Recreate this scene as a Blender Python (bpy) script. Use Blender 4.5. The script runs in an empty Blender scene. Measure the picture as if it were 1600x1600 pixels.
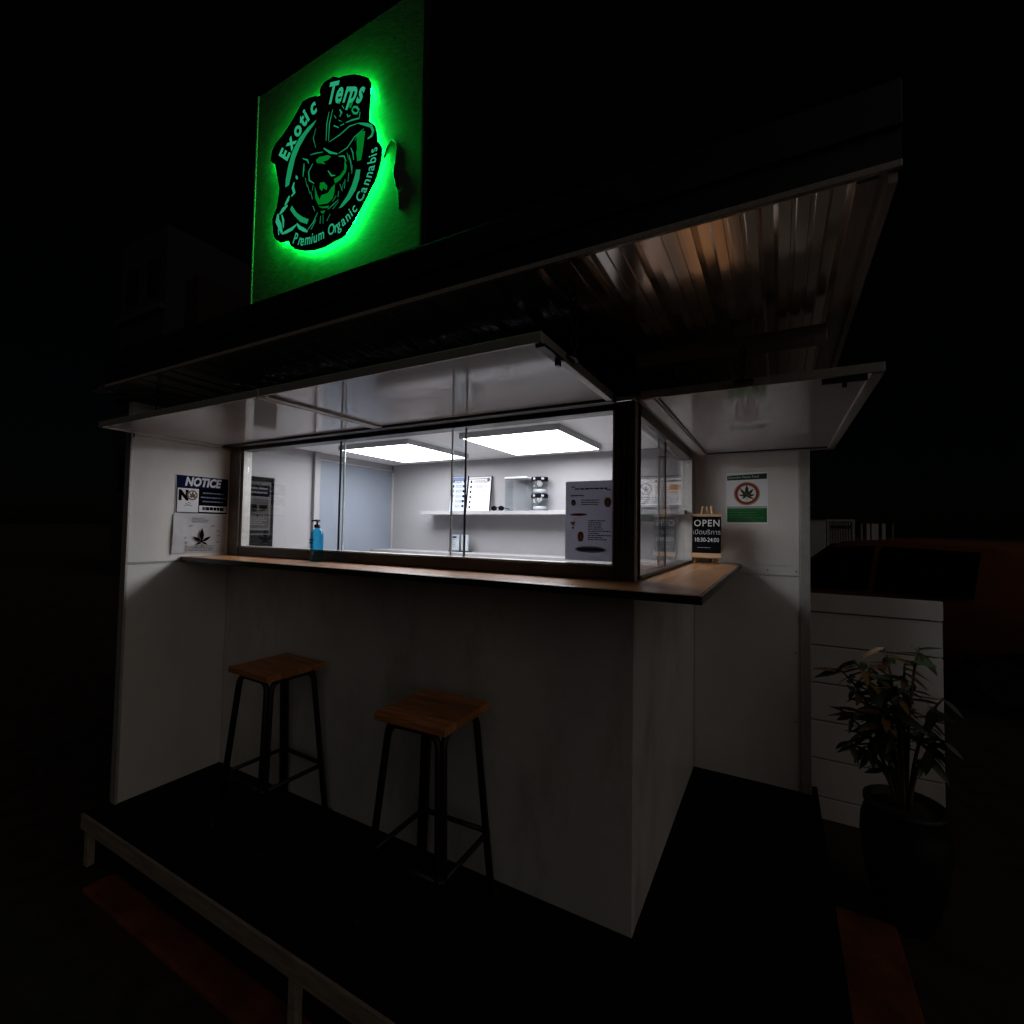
import bpy, bmesh, math, random
from mathutils import Vector, Matrix
random.seed(7)
sc = bpy.context.scene
COL = sc.collection
R = math.radians

# ------------------------------------------------------------------ camera
cam_d = bpy.data.cameras.new('camera'); cam = bpy.data.objects.new('camera', cam_d); COL.objects.link(cam)
cam_d.sensor_width = 36.0; cam_d.sensor_fit = 'HORIZONTAL'
cam_d.lens = 750.16 / 1600 * 36
cam_d.clip_start = 0.05; cam_d.clip_end = 2000
yaw, pitch, roll = -0.50595, 0.03650, 0.01624
fw = Vector((math.sin(yaw)*math.cos(pitch), math.cos(yaw)*math.cos(pitch), math.sin(pitch)))
rt = Vector((math.cos(yaw), -math.sin(yaw), 0)); upv = rt.cross(fw)
r2 = rt*math.cos(roll) + upv*math.sin(roll); u2 = upv*math.cos(roll) - rt*math.sin(roll)
m = Matrix.Identity(4)
for i in range(3):
    m[i][0] = r2[i]; m[i][1] = u2[i]; m[i][2] = -fw[i]
m[0][3], m[1][3], m[2][3] = 0.4755, -1.8203, 1.5
cam.matrix_world = m
sc.camera = cam

# ------------------------------------------------------------------ night sky and the one dim lamp from the street
SUN_EL, SUN_AZ = R(30), R(62)          # azimuth the light comes from, measured from -Y towards +X
w = bpy.data.worlds.new('World'); sc.world = w; w.use_nodes = True
nt = w.node_tree; nt.nodes.clear()
sky = nt.nodes.new('ShaderNodeTexSky'); sky.sky_type = 'NISHITA'; sky.sun_disc = False
sky.sun_elevation = SUN_EL; sky.sun_rotation = math.pi - SUN_AZ
bg = nt.nodes.new('ShaderNodeBackground'); bg.inputs['Strength'].default_value = 0.00012
wo = nt.nodes.new('ShaderNodeOutputWorld')
nt.links.new(sky.outputs[0], bg.inputs[0]); nt.links.new(bg.outputs[0], wo.inputs[0])
sd = bpy.data.lights.new('street_light', 'SUN'); sd.energy = 0.135; sd.angle = R(75); sd.color = (1.0, 0.89, 0.79)
so = bpy.data.objects.new('street_light', sd); COL.objects.link(so)
dirv = Vector((math.sin(SUN_AZ)*math.cos(SUN_EL), -math.cos(SUN_AZ)*math.cos(SUN_EL), math.sin(SUN_EL)))
so.rotation_euler = dirv.to_track_quat('Z', 'Y').to_euler()

vs = sc.view_settings
sc.display_settings.display_device = 'sRGB'
vs.view_transform = 'Standard'; vs.look = 'None'; vs.exposure = 0.0; vs.gamma = 1.0; vs.use_curve_mapping = False
sc.render.engine = 'CYCLES'
cy = sc.cycles
cy.use_denoising = True; cy.max_bounces = 12; cy.diffuse_bounces = 6; cy.glossy_bounces = 5
cy.transparent_max_bounces = 24; cy.caustics_reflective = False; cy.caustics_refractive = False
cy.sample_clamp_indirect = 4.0; cy.blur_glossy = 0.5

# ------------------------------------------------------------------ helpers
def mat(name, col, rough=.5, metal=0., var=0., vscale=6., bump=0., bscale=60., stretch=None, spec=.5, dirt=0., emit=None, estr=0.):
    """a procedural material: base colour broken up by noise, fine relief, optional grime"""
    mt = bpy.data.materials.new(name); mt.use_nodes = True
    n = mt.node_tree; b = n.nodes['Principled BSDF']; L = n.links.new
    b.inputs['Base Color'].default_value = (*col, 1); b.inputs['Roughness'].default_value = rough
    b.inputs['Metallic'].default_value = metal; b.inputs['Specular IOR Level'].default_value = spec
    tc = n.nodes.new('ShaderNodeTexCoord'); mp = n.nodes.new('ShaderNodeMapping')
    L(tc.outputs['Object'], mp.inputs['Vector'])
    if stretch: mp.inputs['Scale'].default_value = stretch
    if var > 0 or dirt > 0:
        t = n.nodes.new('ShaderNodeTexNoise'); t.inputs['Scale'].default_value = vscale; t.inputs['Detail'].default_value = 7; t.inputs['Roughness'].default_value = .62
        L(mp.outputs[0], t.inputs['Vector'])
        r = n.nodes.new('ShaderNodeValToRGB'); r.color_ramp.elements[0].position = .32; r.color_ramp.elements[1].position = .7
        lo = tuple(max(0, c*(1-var)) for c in col); hi = tuple(min(1, c*(1+var*.6)) for c in col)
        r.color_ramp.elements[0].color = (*lo, 1); r.color_ramp.elements[1].color = (*hi, 1)
        L(t.outputs['Fac'], r.inputs[0])
        out = r.outputs[0]
        if dirt > 0:
            t2 = n.nodes.new('ShaderNodeTexNoise'); t2.inputs['Scale'].default_value = 2.3; t2.inputs['Detail'].default_value = 9; t2.inputs['Roughness'].default_value = .68
            mp2 = n.nodes.new('ShaderNodeMapping'); mp2.inputs['Scale'].default_value = (1.6, 1.6, .55); L(tc.outputs['Object'], mp2.inputs['Vector']); L(mp2.outputs[0], t2.inputs['Vector'])
            r3 = n.nodes.new('ShaderNodeMapRange'); r3.inputs['From Min'].default_value = .5; r3.inputs['From Max'].default_value = .74; r3.inputs['To Max'].default_value = dirt
            L(t2.outputs['Fac'], r3.inputs['Value'])
            mx = n.nodes.new('ShaderNodeMix'); mx.data_type = 'RGBA'; L(r3.outputs[0], mx.inputs[0]); L(out, mx.inputs[6])
            mx.inputs[7].default_value = (col[0]*.42, col[1]*.37, col[2]*.32, 1); out = mx.outputs[2]
        L(out, b.inputs['Base Color'])
        rr = n.nodes.new('ShaderNodeMapRange'); rr.inputs['To Min'].default_value = max(.03, rough*.8); rr.inputs['To Max'].default_value = min(1, rough*1.25)
        L(t.outputs['Fac'], rr.inputs['Value']); L(rr.outputs[0], b.inputs['Roughness'])
    if bump > 0:
        t3 = n.nodes.new('ShaderNodeTexNoise'); t3.inputs['Scale'].default_value = bscale; t3.inputs['Detail'].default_value = 5
        L(mp.outputs[0], t3.inputs['Vector'])
        bp = n.nodes.new('ShaderNodeBump'); bp.inputs['Strength'].default_value = bump; bp.inputs['Distance'].default_value = .004
        L(t3.outputs['Fac'], bp.inputs['Height']); L(bp.outputs[0], b.inputs['Normal'])
    if emit:
        b.inputs['Emission Color'].default_value = (*emit, 1); b.inputs['Emission Strength'].default_value = estr
    return mt

def wood(name, c0, c1, rough, scale, axis='X'):
    mt = bpy.data.materials.new(name); mt.use_nodes = True
    n = mt.node_tree; b = n.nodes['Principled BSDF']; L = n.links.new
    tc = n.nodes.new('ShaderNodeTexCoord'); mp = n.nodes.new('ShaderNodeMapping'); L(tc.outputs['Object'], mp.inputs['Vector'])
    mp.inputs['Scale'].default_value = (.09*scale, scale, scale) if axis == 'X' else (scale, .09*scale, scale)
    t = n.nodes.new('ShaderNodeTexNoise'); t.inputs['Scale'].default_value = 3.2; t.inputs['Detail'].default_value = 9; t.inputs['Distortion'].default_value = .8; t.inputs['Roughness'].default_value = .66
    L(mp.outputs[0], t.inputs['Vector'])
    r = n.nodes.new('ShaderNodeValToRGB'); r.color_ramp.elements[0].position = .34; r.color_ramp.elements[1].position = .66
    r.color_ramp.elements[0].color = (*c0, 1); r.color_ramp.elements[1].color = (*c1, 1)
    L(t.outputs['Fac'], r.inputs[0])
    oi = n.nodes.new('ShaderNodeObjectInfo'); mr = n.nodes.new('ShaderNodeMapRange'); mr.inputs['To Min'].default_value = .72; mr.inputs['To Max'].default_value = 1.15
    L(oi.outputs['Random'], mr.inputs['Value'])
    mx = n.nodes.new('ShaderNodeMix'); mx.data_type = 'RGBA'; mx.blend_type = 'MULTIPLY'; mx.inputs[0].default_value = 1
    L(r.outputs[0], mx.inputs[6]); L(mr.outputs[0], mx.inputs[7]); L(mx.outputs[2], b.inputs['Base Color'])
    b.inputs['Roughness'].default_value = rough
    bp = n.nodes.new('ShaderNodeBump'); bp.inputs['Strength'].default_value = .25; bp.inputs['Distance'].default_value = .002
    L(t.outputs['Fac'], bp.inputs['Height']); L(bp.outputs[0], b.inputs['Normal'])
    return mt

def glass_mat(name, tint=(1, 1, 1), ior=1.5, rough=0.0):
    mt = bpy.data.materials.new(name); mt.use_nodes = True; n = mt.node_tree; n.nodes.clear(); L = n.links.new
    o = n.nodes.new('ShaderNodeOutputMaterial'); t = n.nodes.new('ShaderNodeBsdfTransparent'); g = n.nodes.new('ShaderNodeBsdfGlossy')
    t.inputs[0].default_value = (*tint, 1); g.inputs['Roughness'].default_value = rough
    lw_ = n.nodes.new('ShaderNodeLayerWeight'); lw_.inputs[0].default_value = .5; x = n.nodes.new('ShaderNodeMixShader')
    pw = n.nodes.new('ShaderNodeMath'); pw.operation = 'POWER'; pw.inputs[1].default_value = 5
    ma = n.nodes.new('ShaderNodeMath'); ma.operation = 'MULTIPLY_ADD'; f0 = ((ior-1)/(ior+1))**2; ma.inputs[1].default_value = 1-f0; ma.inputs[2].default_value = f0
    L(lw_.outputs['Facing'], pw.inputs[0]); L(pw.outputs[0], ma.inputs[0])
    L(ma.outputs[0], x.inputs[0]); L(t.outputs[0], x.inputs[1]); L(g.outputs[0], x.inputs[2]); L(x.outputs[0], o.inputs[0])
    return mt

def emat(name, col, s):
    mt = bpy.data.materials.new(name); mt.use_nodes = True; n = mt.node_tree; n.nodes.clear()
    o = n.nodes.new('ShaderNodeOutputMaterial'); e = n.nodes.new('ShaderNodeEmission'); e.inputs[0].default_value = (*col, 1); e.inputs[1].default_value = s
    n.links.new(e.outputs[0], o.inputs[0]); return mt

def root_loc(p):
    v = Vector((0, 0, 0))
    while p is not None:
        v = v + p.location; p = p.parent
    return v

def thing(name, label=None, cat=None, loc=(0, 0, 0), group=None, rz=0., kind=None):
    o = bpy.data.objects.new(name, None); COL.objects.link(o); o.location = loc; o.rotation_euler[2] = rz
    o.empty_display_size = .05
    tag(o, label, cat, group, kind); return o
def tag(o, label=None, cat=None, group=None, kind=None):
    if label: o['label'] = label
    if cat: o['category'] = cat
    if group: o['group'] = group
    if kind: o['kind'] = kind
    return o

def link(name, bm, m, parent=None, smooth=False, local=False):
    me = bpy.data.meshes.new(name)
    if not local and parent is not None:
        bmesh.ops.translate(bm, verts=bm.verts, vec=-root_loc(parent))
    bmesh.ops.recalc_face_normals(bm, faces=bm.faces)
    bm.to_mesh(me); bm.free()
    if smooth:
        for p in me.polygons: p.use_smooth = True
    if m: me.materials.append(m)
    o = bpy.data.objects.new(name, me); COL.objects.link(o)
    if parent is not None: o.parent = parent
    return o

def add_box(bm, x0, x1, y0, y1, z0, z1, bev=0.):
    vs_ = [bm.verts.new((x, y, z)) for x in (x0, x1) for y in (y0, y1) for z in (z0, z1)]
    fs = [bm.faces.new([vs_[i] for i in f]) for f in ((0,1,3,2),(4,6,7,5),(0,4,5,1),(2,3,7,6),(0,2,6,4),(1,5,7,3))]
    if bev > 0:
        es = list({e for f in fs for e in f.edges})
        bmesh.ops.recalc_face_normals(bm, faces=fs)
        bmesh.ops.bevel(bm, geom=es, offset=bev, segments=2, affect='EDGES', profile=.6)
    return vs_
def box(name, dims, m, parent=None, bev=0.):
    bm = bmesh.new(); add_box(bm, *dims, bev=bev); return link(name, bm, m, parent)

def add_tube(bm, pts, r, seg=10, cap=True, radii=None):
    pts = [Vector(p) for p in pts]; rings = []
    prev = None
    for i, p in enumerate(pts):
        d = (pts[min(i+1, len(pts)-1)] - pts[max(i-1, 0)])
        d = d.normalized() if d.length > 1e-9 else Vector((0, 0, 1))
        if prev is None:
            a = d.orthogonal().normalized()
        else:
            a = (prev - d*prev.dot(d)); a = a.normalized() if a.length > 1e-6 else d.orthogonal().normalized()
        prev = a; b = d.cross(a)
        rr = radii[i] if radii else r
        rings.append([bm.verts.new(p + (a*math.cos(t) + b*math.sin(t))*rr) for t in [2*math.pi*k/seg for k in range(seg)]])
    for A, B in zip(rings, rings[1:]):
        for k in range(seg): bm.faces.new((A[k], A[(k+1) % seg], B[(k+1) % seg], B[k]))
    if cap:
        bm.faces.new(rings[0][::-1]); bm.faces.new(rings[-1])
def tube(name, pts, r, m, parent=None, seg=10, radii=None):
    bm = bmesh.new(); add_tube(bm, pts, r, seg, radii=radii); return link(name, bm, m, parent, smooth=True)

def lathe(name, prof, c, m, parent=None, seg=28, smooth=True, squash=(1, 1)):
    bm = bmesh.new(); rings = []
    for r_, z in prof:
        rings.append([bm.verts.new((c[0]+r_*squash[0]*math.cos(t), c[1]+r_*squash[1]*math.sin(t), c[2]+z)) for t in [2*math.pi*k/seg for k in range(seg)]])
    for A, B in zip(rings, rings[1:]):
        for k in range(seg): bm.faces.new((A[k], A[(k+1) % seg], B[(k+1) % seg], B[k]))
    bm.faces.new(rings[0][::-1]); bm.faces.new(rings[-1])
    return link(name, bm, m, parent, smooth=smooth)

class Flat:
    """a flat printed or layered sheet: u to the right, v up, layers stacked along the normal"""
    def __init__(s, o, right, up, n, step=.0005):
        s.o = Vector(o); s.r = Vector(right).normalized(); s.u = Vector(up).normalized(); s.n = Vector(n).normalized(); s.step = step; s.b = {}
    def P(s, u, v, h): return s.o + s.r*u + s.u*v + s.n*h
    def bm(s, key):
        if key not in s.b: s.b[key] = bmesh.new()
        return s.b[key]
    def poly(s, key, pts, lay, th=0.):
        b = s.bm(key); h = lay*s.step
        if th <= 0:
            vs_ = [b.verts.new(s.P(u, v, h)) for u, v in pts]; f = b.faces.new(vs_); bmesh.ops.triangulate(b, faces=[f]); return
        A = [b.verts.new(s.P(u, v, h-th)) for u, v in pts]; B = [b.verts.new(s.P(u, v, h)) for u, v in pts]
        n = len(pts); f1 = b.faces.new(A[::-1]); f2 = b.faces.new(B)
        for k in range(n): b.faces.new((A[k], A[(k+1) % n], B[(k+1) % n], B[k]))
        bmesh.ops.triangulate(b, faces=[f1, f2])
    def rect(s, key, u0, u1, v0, v1, lay, th=0.): s.poly(key, [(u0, v0), (u1, v0), (u1, v1), (u0, v1)], lay, th)
    def ring(s, key, cu, cv, r0, r1, lay, n=36):
        b = s.bm(key); h = lay*s.step
        A = [b.verts.new(s.P(cu+r0*math.cos(t), cv+r0*math.sin(t), h)) for t in [2*math.pi*k/n for k in range(n)]]
        B = [b.verts.new(s.P(cu+r1*math.cos(t), cv+r1*math.sin(t), h)) for t in [2*math.pi*k/n for k in range(n)]]
        for k in range(n): b.faces.new((A[k], A[(k+1) % n], B[(k+1) % n], B[k]))
    def disc(s, key, cu, cv, ru, rv, lay, n=20): s.poly(key, [(cu+ru*math.cos(2*math.pi*k/n), cv+rv*math.sin(2*math.pi*k/n)) for k in range(n)], lay)
    def stroke(s, key, pts, wd, lay):
        b = s.bm(key); h = lay*s.step; V = [Vector(p) for p in pts]; L_, R_ = [], []
        for i, p in enumerate(V):
            d = (V[min(i+1, len(V)-1)] - V[max(i-1, 0)]).normalized(); q = Vector((-d.y, d.x))*wd/2
            if i in (0, len(V)-1): q *= .45
            L_.append(b.verts.new(s.P(*(p+q), h))); R_.append(b.verts.new(s.P(*(p-q), h)))
        for k in range(len(V)-1): b.faces.new((L_[k], L_[k+1], R_[k+1], R_[k]))
    def leaf(s, key, cu, cv, size, lay, n=7, tilt=0.):
        for k in range(n):
            a = R(-118 + 236*k/(n-1)) + tilt; ln = size*(1 - .52*abs(k-(n-1)/2)/((n-1)/2)); wd = ln*.15
            d = Vector((math.sin(a), math.cos(a))); q = Vector((d.y, -d.x))
            pts = []
            for t, ww in ((0, .12), (.2, .55), (.42, 1), (.62, .85), (.82, .45), (1, 0)): pts.append(Vector((cu, cv)) + d*ln*t + q*wd*ww)
            for t, ww in ((.82, .45), (.62, .85), (.42, 1), (.2, .55), (0, .12)): pts.append(Vector((cu, cv)) + d*ln*t - q*wd*ww)
            s.poly(key, [tuple(p) for p in pts], lay + .04*k)
        s.stroke(key, [(cu, cv+.02*size), (cu+.02*size, cv-.4*size)], size*.06, lay+.5)
    def lines(s, key, u0, u1, vtop, n, pitch, h, lay, rnd=random, mn=.55):
        """rows of print too small to read, broken into word-length marks"""
        for k in range(n):
            u = u0; end = u0 + (u1-u0)*rnd.uniform(mn, 1)
            while u < end:
                wl = rnd.uniform(.05, .17)*(u1-u0); e = min(u+wl, end)
                s.rect(key, u, e, vtop-k*pitch-h*rnd.uniform(.8, 1), vtop-k*pitch, lay); u = e + .018*(u1-u0)
    def text(s, key, body, size, u, v, lay, bold=0., shear=0., align='LEFT', rot=0., sx=1., space=1., flare=0.):
        cu = bpy.data.curves.new('t', 'FONT'); cu.body = body; cu.size = size; cu.offset = bold; cu.shear = shear; cu.align_x = align; cu.space_character = space; cu.resolution_u = 3
        to = bpy.data.objects.new('t', cu); COL.objects.link(to)
        dg = bpy.context.evaluated_depsgraph_get(); me = bpy.data.meshes.new_from_object(to.evaluated_get(dg))
        b = s.bm(key); h = lay*s.step; c_, s_ = math.cos(rot), math.sin(rot); vv = []
        for q in me.vertices:
            x, y = q.co.x*sx*(1+flare*q.co.y/size), q.co.y
            vv.append(b.verts.new(s.P(u + x*c_ - y*s_, v + x*s_ + y*c_, h)))
        for p in me.polygons:
            try: b.faces.new([vv[i] for i in p.vertices])
            except ValueError: pass
        wd = max((q.co.x for q in me.vertices), default=size*.3)
        bpy.data.objects.remove(to); bpy.data.curves.remove(cu); bpy.data.meshes.remove(me)
        return wd*sx
    def textpath(s, key, body, size, path, lay, bold=0., sx=1., flare=0., gap=.1):
        V = [Vector(p) for p in path]; cum = [0]
        for a, b in zip(V, V[1:]): cum.append(cum[-1] + (b-a).length)
        def at(t):
            t = max(0, min(t, cum[-1]-1e-6))
            for i in range(len(V)-1):
                if t <= cum[i+1]:
                    f = (t-cum[i])/(cum[i+1]-cum[i]); return V[i].lerp(V[i+1], f)
        n = len(body); wts = [.55 if ch in 'ilt' else .62 if ch in 'r ' else 1.45 if ch == 'm' else 1.35 if ch in 'OCP' else 1.0 for ch in body]
        tot = sum(wts); t = 0
        for ch, wt in zip(body, wts):
            L_ = cum[-1]*wt/tot
            if ch != ' ':
                c = at(t + L_/2); d = (at(t+L_*.5+.012) - at(t+L_*.5-.012)).normalized()
                rot = math.atan2(d.y, d.x); p = at(t + L_*.06)
                p = c - d*L_*.44
                s.text(key + '#' + body + str(round(t, 4)), ch, size, p.x, p.y, lay, bold=bold, rot=rot, sx=sx, flare=flare)
            t += L_
    def build(s, parent, mats, names=None):
        for key, b in s.b.items():
            k0 = key.split('#')[0]; link((names or {}).get(k0, 'print'), b, mats[k0], parent)
        s.b = {}

# ------------------------------------------------------------------ materials
M = {}
M['panel'] = mat('white_sheet_panel', (.76, .735, .70), .42, var=.05, vscale=3, bump=.04, bscale=25, dirt=.22)
M['base'] = mat('grimy_painted_board', (.68, .665, .65), .38, var=.16, vscale=2.2, bump=.08, bscale=14, dirt=.65)
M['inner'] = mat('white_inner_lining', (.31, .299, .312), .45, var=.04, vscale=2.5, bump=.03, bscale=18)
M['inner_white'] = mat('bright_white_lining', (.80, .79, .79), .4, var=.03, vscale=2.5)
M['laminate'] = mat('glossy_white_laminate', (.47, .45, .44), .07, var=.06, vscale=2, bump=.03, bscale=7)
M['alu'] = mat('pale_aluminium_trim', (.52, .50, .47), .38, metal=.35, var=.12, vscale=30, stretch=(1, 1, 1))
M['brown'] = mat('dark_brown_aluminium', (.040, .033, .029), .34, var=.2, vscale=20)
M['black'] = mat('black_painted_steel', (.010, .010, .011), .42, var=.3, vscale=25)
M['blackedge'] = mat('black_edge_band', (.013, .012, .012), .35, var=.2, vscale=30)
M['roof'] = mat('galvanised_sheet', (.84, .82, .81), .13, metal=.92, var=.10, vscale=3, stretch=(2, .6, 2), bump=.05, bscale=6)
M['roof_tan'] = mat('tan_coated_sheet', (.93, .83, .73), .15, metal=.85, var=.10, vscale=3, stretch=(2, .6, 2), bump=.05, bscale=6)  # warm tint puts the wood counter's reflection into the sheet colour
M['rooftrim'] = mat('weathered_roof_channel', (.50, .46, .42), .4, metal=.2, var=.2, vscale=12, stretch=(6, .6, 6))
M['fascia'] = mat('blue_grey_flashing', (.035, .04, .07), .4, metal=.5, var=.4, vscale=4, bump=.25, bscale=6)
M['fasciadark'] = mat('black_gutter', (.012, .012, .015), .5, var=.3)
M['rubber'] = mat('black_rubber_matting', (.006, .006, .006), .85, var=.3, vscale=30, bump=.3, bscale=80, spec=.15)
M['counter'] = wood('varnished_teak_counter', (.24, .095, .036), (.58, .30, .14), .3, 9, 'X')
M['counter_y'] = wood('varnished_teak_counter_return', (.24, .095, .036), (.58, .30, .14), .3, 9, 'Y')
M['seat'] = wood('red_brown_seat_wood', (.34, .115, .034), (.74, .31, .105), .45, 22, 'X')
M['door'] = mat('blue_grey_door_skin', (.20, .225, .27), .4, var=.06, vscale=3, bump=.03, bscale=20)
M['lightframe'] = mat('light_panel_frame', (.42, .43, .46), .45, metal=.4)
M['led'] = emat('led_diffuser', (.97, .965, 1.0), 16.5)
M['glass'] = glass_mat('window_glass', (.97, .985, .99))
M['acrylic'] = glass_mat('clear_acrylic', (.92, .94, .95), 1.49, .02)
M['paper'] = mat('white_paper', (.68, .67, .68), .55, var=.03, vscale=10)
M['greypaper'] = mat('grey_paper_sheet', (.36, .36, .39), .6, var=.05, vscale=6)
M['thinpaper'] = mat('thin_paper', (.62, .62, .66), .8, var=.05, vscale=6, spec=.1)
_n = M['thinpaper'].node_tree; _b = _n.nodes['Principled BSDF']; _t = _n.nodes.new('ShaderNodeBsdfTranslucent'); _t.inputs[0].default_value = (.55, .55, .62, 1); _m = _n.nodes.new('ShaderNodeMixShader'); _m.inputs[0].default_value = .45; _o = [q for q in _n.nodes if q.type == 'OUTPUT_MATERIAL'][0]
_n.links.new(_b.outputs[0], _m.inputs[1]); _n.links.new(_t.outputs[0], _m.inputs[2]); _n.links.new(_m.outputs[0], _o.inputs[0])
M['jamb'] = mat('grey_brown_aluminium', (.16, .145, .13), .4, metal=.2, var=.2, vscale=20)
M['edgeglass'] = mat('polished_glass_edge', (.80, .84, .86), .2)
M['ink'] = mat('black_ink', (.004, .004, .005), .9, spec=.03)
M['posterwhite'] = mat('poster_white', (.90, .90, .91), .35)
M['menudark'] = mat('menu_dark_print', (.055, .05, .045), .8, var=.3, vscale=12, spec=.05)
M['menugrey'] = mat('menu_grey_print', (.085, .083, .085), .8, spec=.05)
M['greyink'] = mat('grey_ink', (.12, .12, .14), .75, spec=.12)
M['navy'] = mat('navy_print', (.005, .010, .055), .7, var=.2, vscale=20, spec=.06)
M['white'] = mat('white_print', (.74, .74, .78), .4)
M['red'] = mat('red_brown_print', (.27, .045, .015), .4, var=.15, vscale=60)
M['orange'] = mat('orange_print', (.55, .24, .06), .5)
M['green'] = mat('green_print', (.012, .15, .035), .4, var=.25, vscale=25)
M['dgreen'] = mat('dark_green_print', (.006, .05, .018), .4, var=.2, vscale=25)
M['palegreen'] = mat('pale_green_print', (.10, .26, .12), .5)
M['mint'] = mat('mint_print', (.45, .60, .50), .5)
M['skin'] = mat('tan_print', (.5, .33, .22), .5)
M['bluepr'] = mat('blue_print', (.16, .20, .36), .5)
M['chalk'] = mat('chalk_white', (.62, .62, .62), .8, var=.3, vscale=120)
M['board'] = mat('chalkboard_black', (.004, .004, .005), .85, var=.3, vscale=20, spec=.05)
M['pine'] = wood('pale_easel_wood', (.34, .19, .09), (.55, .36, .20), .5, 26, 'X')
M['sleeve'] = mat('clear_plastic_sleeve', (.55, .55, .57), .2, var=.08, vscale=14, bump=.4, bscale=12)
M['tape'] = mat('clear_tape_film', (.62, .62, .64), .15, bump=.5, bscale=25)
M['steel'] = mat('dull_steel', (.35, .35, .36), .35, metal=.8, var=.2, vscale=40)
M['soil'] = mat('dark_soil', (.040, .022, .016), .95, var=.6, vscale=7, bump=1., bscale=30)
M['strip'] = mat('worn_deck_edge', (.36, .29, .23), .6, var=.35, vscale=9, stretch=(.6, 5, 5))

Z_R = lambda y: 2.225 - .018*(y+.66)     # underside of the roof sheets

# ------------------------------------------------------------------ the setting
bm = bmesh.new()
for gx in range(24):
    for gy in range(24):
        bm.verts.new((-24+gx*2+0.0, -20+gy*2.4, -.27 + .01*math.sin(gx*1.7)*math.cos(gy*2.1)))
bm.verts.ensure_lookup_table()
for gx in range(23):
    for gy in range(23):
        a = gx*24+gy; bm.faces.new([bm.verts[i] for i in (a, a+24, a+25, a+1)])
# outer skirt to the horizon
o4 = [bm.verts.new((x*600, y*600, -.3)) for x, y in ((-1, -1), (1, -1), (1, 1), (-1, 1))]
bm.faces.new(o4)
tag(link('ground', bm, M['soil'], smooth=True), kind='structure')

M['redpath'] = mat('red_oxide_concrete', (.22, .055, .022), .8, var=.55, vscale=5, bump=.9, bscale=28)  # soil colour reddened to stand for lamplight falling on it
tag(box('path', (.69, .935, -1.4, .98, -.30, -.252), M['redpath'], None, .006), kind='structure')  # no real path: a lamplit patch of soil, added as a red strip
tag(box('kerb', (-2.45, -.2, -.735, -.605, -.30, -.250), M['redpath'], None, .01), kind='structure')  # lit soil along the deck front, shaped as a red block

# raised platform the kiosk stands on
deck = thing('floor_deck', kind='structure', loc=(-1, 0, -.27))
box('deck_surface', (-2.68, .675, -.655, 1.62, -.035, 0), M['rubber'], deck, .004)
box('deck_edge', (-2.68, .675, -.668, -.656, -.078, -.002), M['strip'], deck, .002)
for x in (-2.62, -1.012, .62):
    box('deck_leg', (x-.018, x+.018, -.664, -.632, -.2495, -.0785), M['strip'], deck)
for x in (-2.62, -1.0, .62):
    box('deck_leg', (x-.018, x+.018, 1.5, 1.54, -.30, -.0355), M['strip'], deck)

# ------------------------------------------------------------------ the kiosk
K = thing('kiosk', 'white panelled street kiosk with brightly lit windows, wooden counter and corrugated roof', 'kiosk', (-1.3, .75, 0))
XL = -2.615
box('counter_front', (XL+.001, 0, 0, .045, .002, 1.284), M['base'], K, .003)
box('counter_side', (-.045, -.001, .0455, 1.499, .002, 1.284), M['base'], K, .003)
fl = box('inner_floor', (XL+.01, -.05, .05, 1.49, .003, .03), M['inner_white'], K)

bw = box('back_wall', (-2.66, .588, 1.5, 1.55, .002, 2.18), M['panel'], K)
box('wall_panel', (.003, .588, 1.4955, 1.4995, 1.312, 2.13), M['panel'], bw, .001)
box('wall_panel', (.003, .588, 1.4955, 1.4995, .004, 1.247), M['panel'], bw, .001)
box('joint_strip', (.004, .586, 1.491, 1.4993, 1.2505, 1.3085), M['panel'], bw, .002)
box('corner_trim', (.589, .642, 1.488, 1.553, .002, 2.150), M['alu'], bw, .004)
box('trim_lip', (.583, .5885, 1.4905, 1.4993, .002, 2.13), M['alu'], bw, .001)
for x, z in ((.42, 1.279), (.57, 1.279), (.13, 1.279), (.565, .40), (.565, .8)):
    bm = bmesh.new(); bmesh.ops.create_uvsphere(bm, u_segments=8, v_segments=5, radius=.005, matrix=Matrix.Translation((x, 1.491, z)))
    link('rivet', bm, M['steel'], bw, smooth=True)

lw = box('left_wall', (-2.665, XL-.006, -.545, 1.4995, .002, 2.17), M['panel'], K)
box('wall_panel', (XL-.0055, XL, -.540, .0, 1.288, 2.02), M['panel'], lw, .001)
box('wall_panel', (XL-.0055, XL, -.540, .0, .004, 1.276), M['panel'], lw, .001)
box('edge_trim', (-2.668, XL+.003, -.552, -.5405, .002, 2.015), M['alu'], lw, .002)
box('joint_strip', (XL-.005, XL+.004, -.539, -.281, 1.278, 1.2865), M['alu'], lw)
box('top_trim', (XL-.005, XL+.012, -.54, -.003, 1.972, 1.998), M['alu'], lw, .003)
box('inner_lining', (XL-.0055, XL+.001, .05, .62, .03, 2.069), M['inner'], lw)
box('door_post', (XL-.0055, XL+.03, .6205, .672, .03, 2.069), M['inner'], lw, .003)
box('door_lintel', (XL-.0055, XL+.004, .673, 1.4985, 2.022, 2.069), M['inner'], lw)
dr = box('door', (XL-.005, XL+.008, .676, 1.494, .035, 2.010), M['door'], K, .003)
box('door_edge', (XL+.0085, XL+.016, 1.470, 1.490, .04, 2.0), M['alu'], dr)
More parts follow.
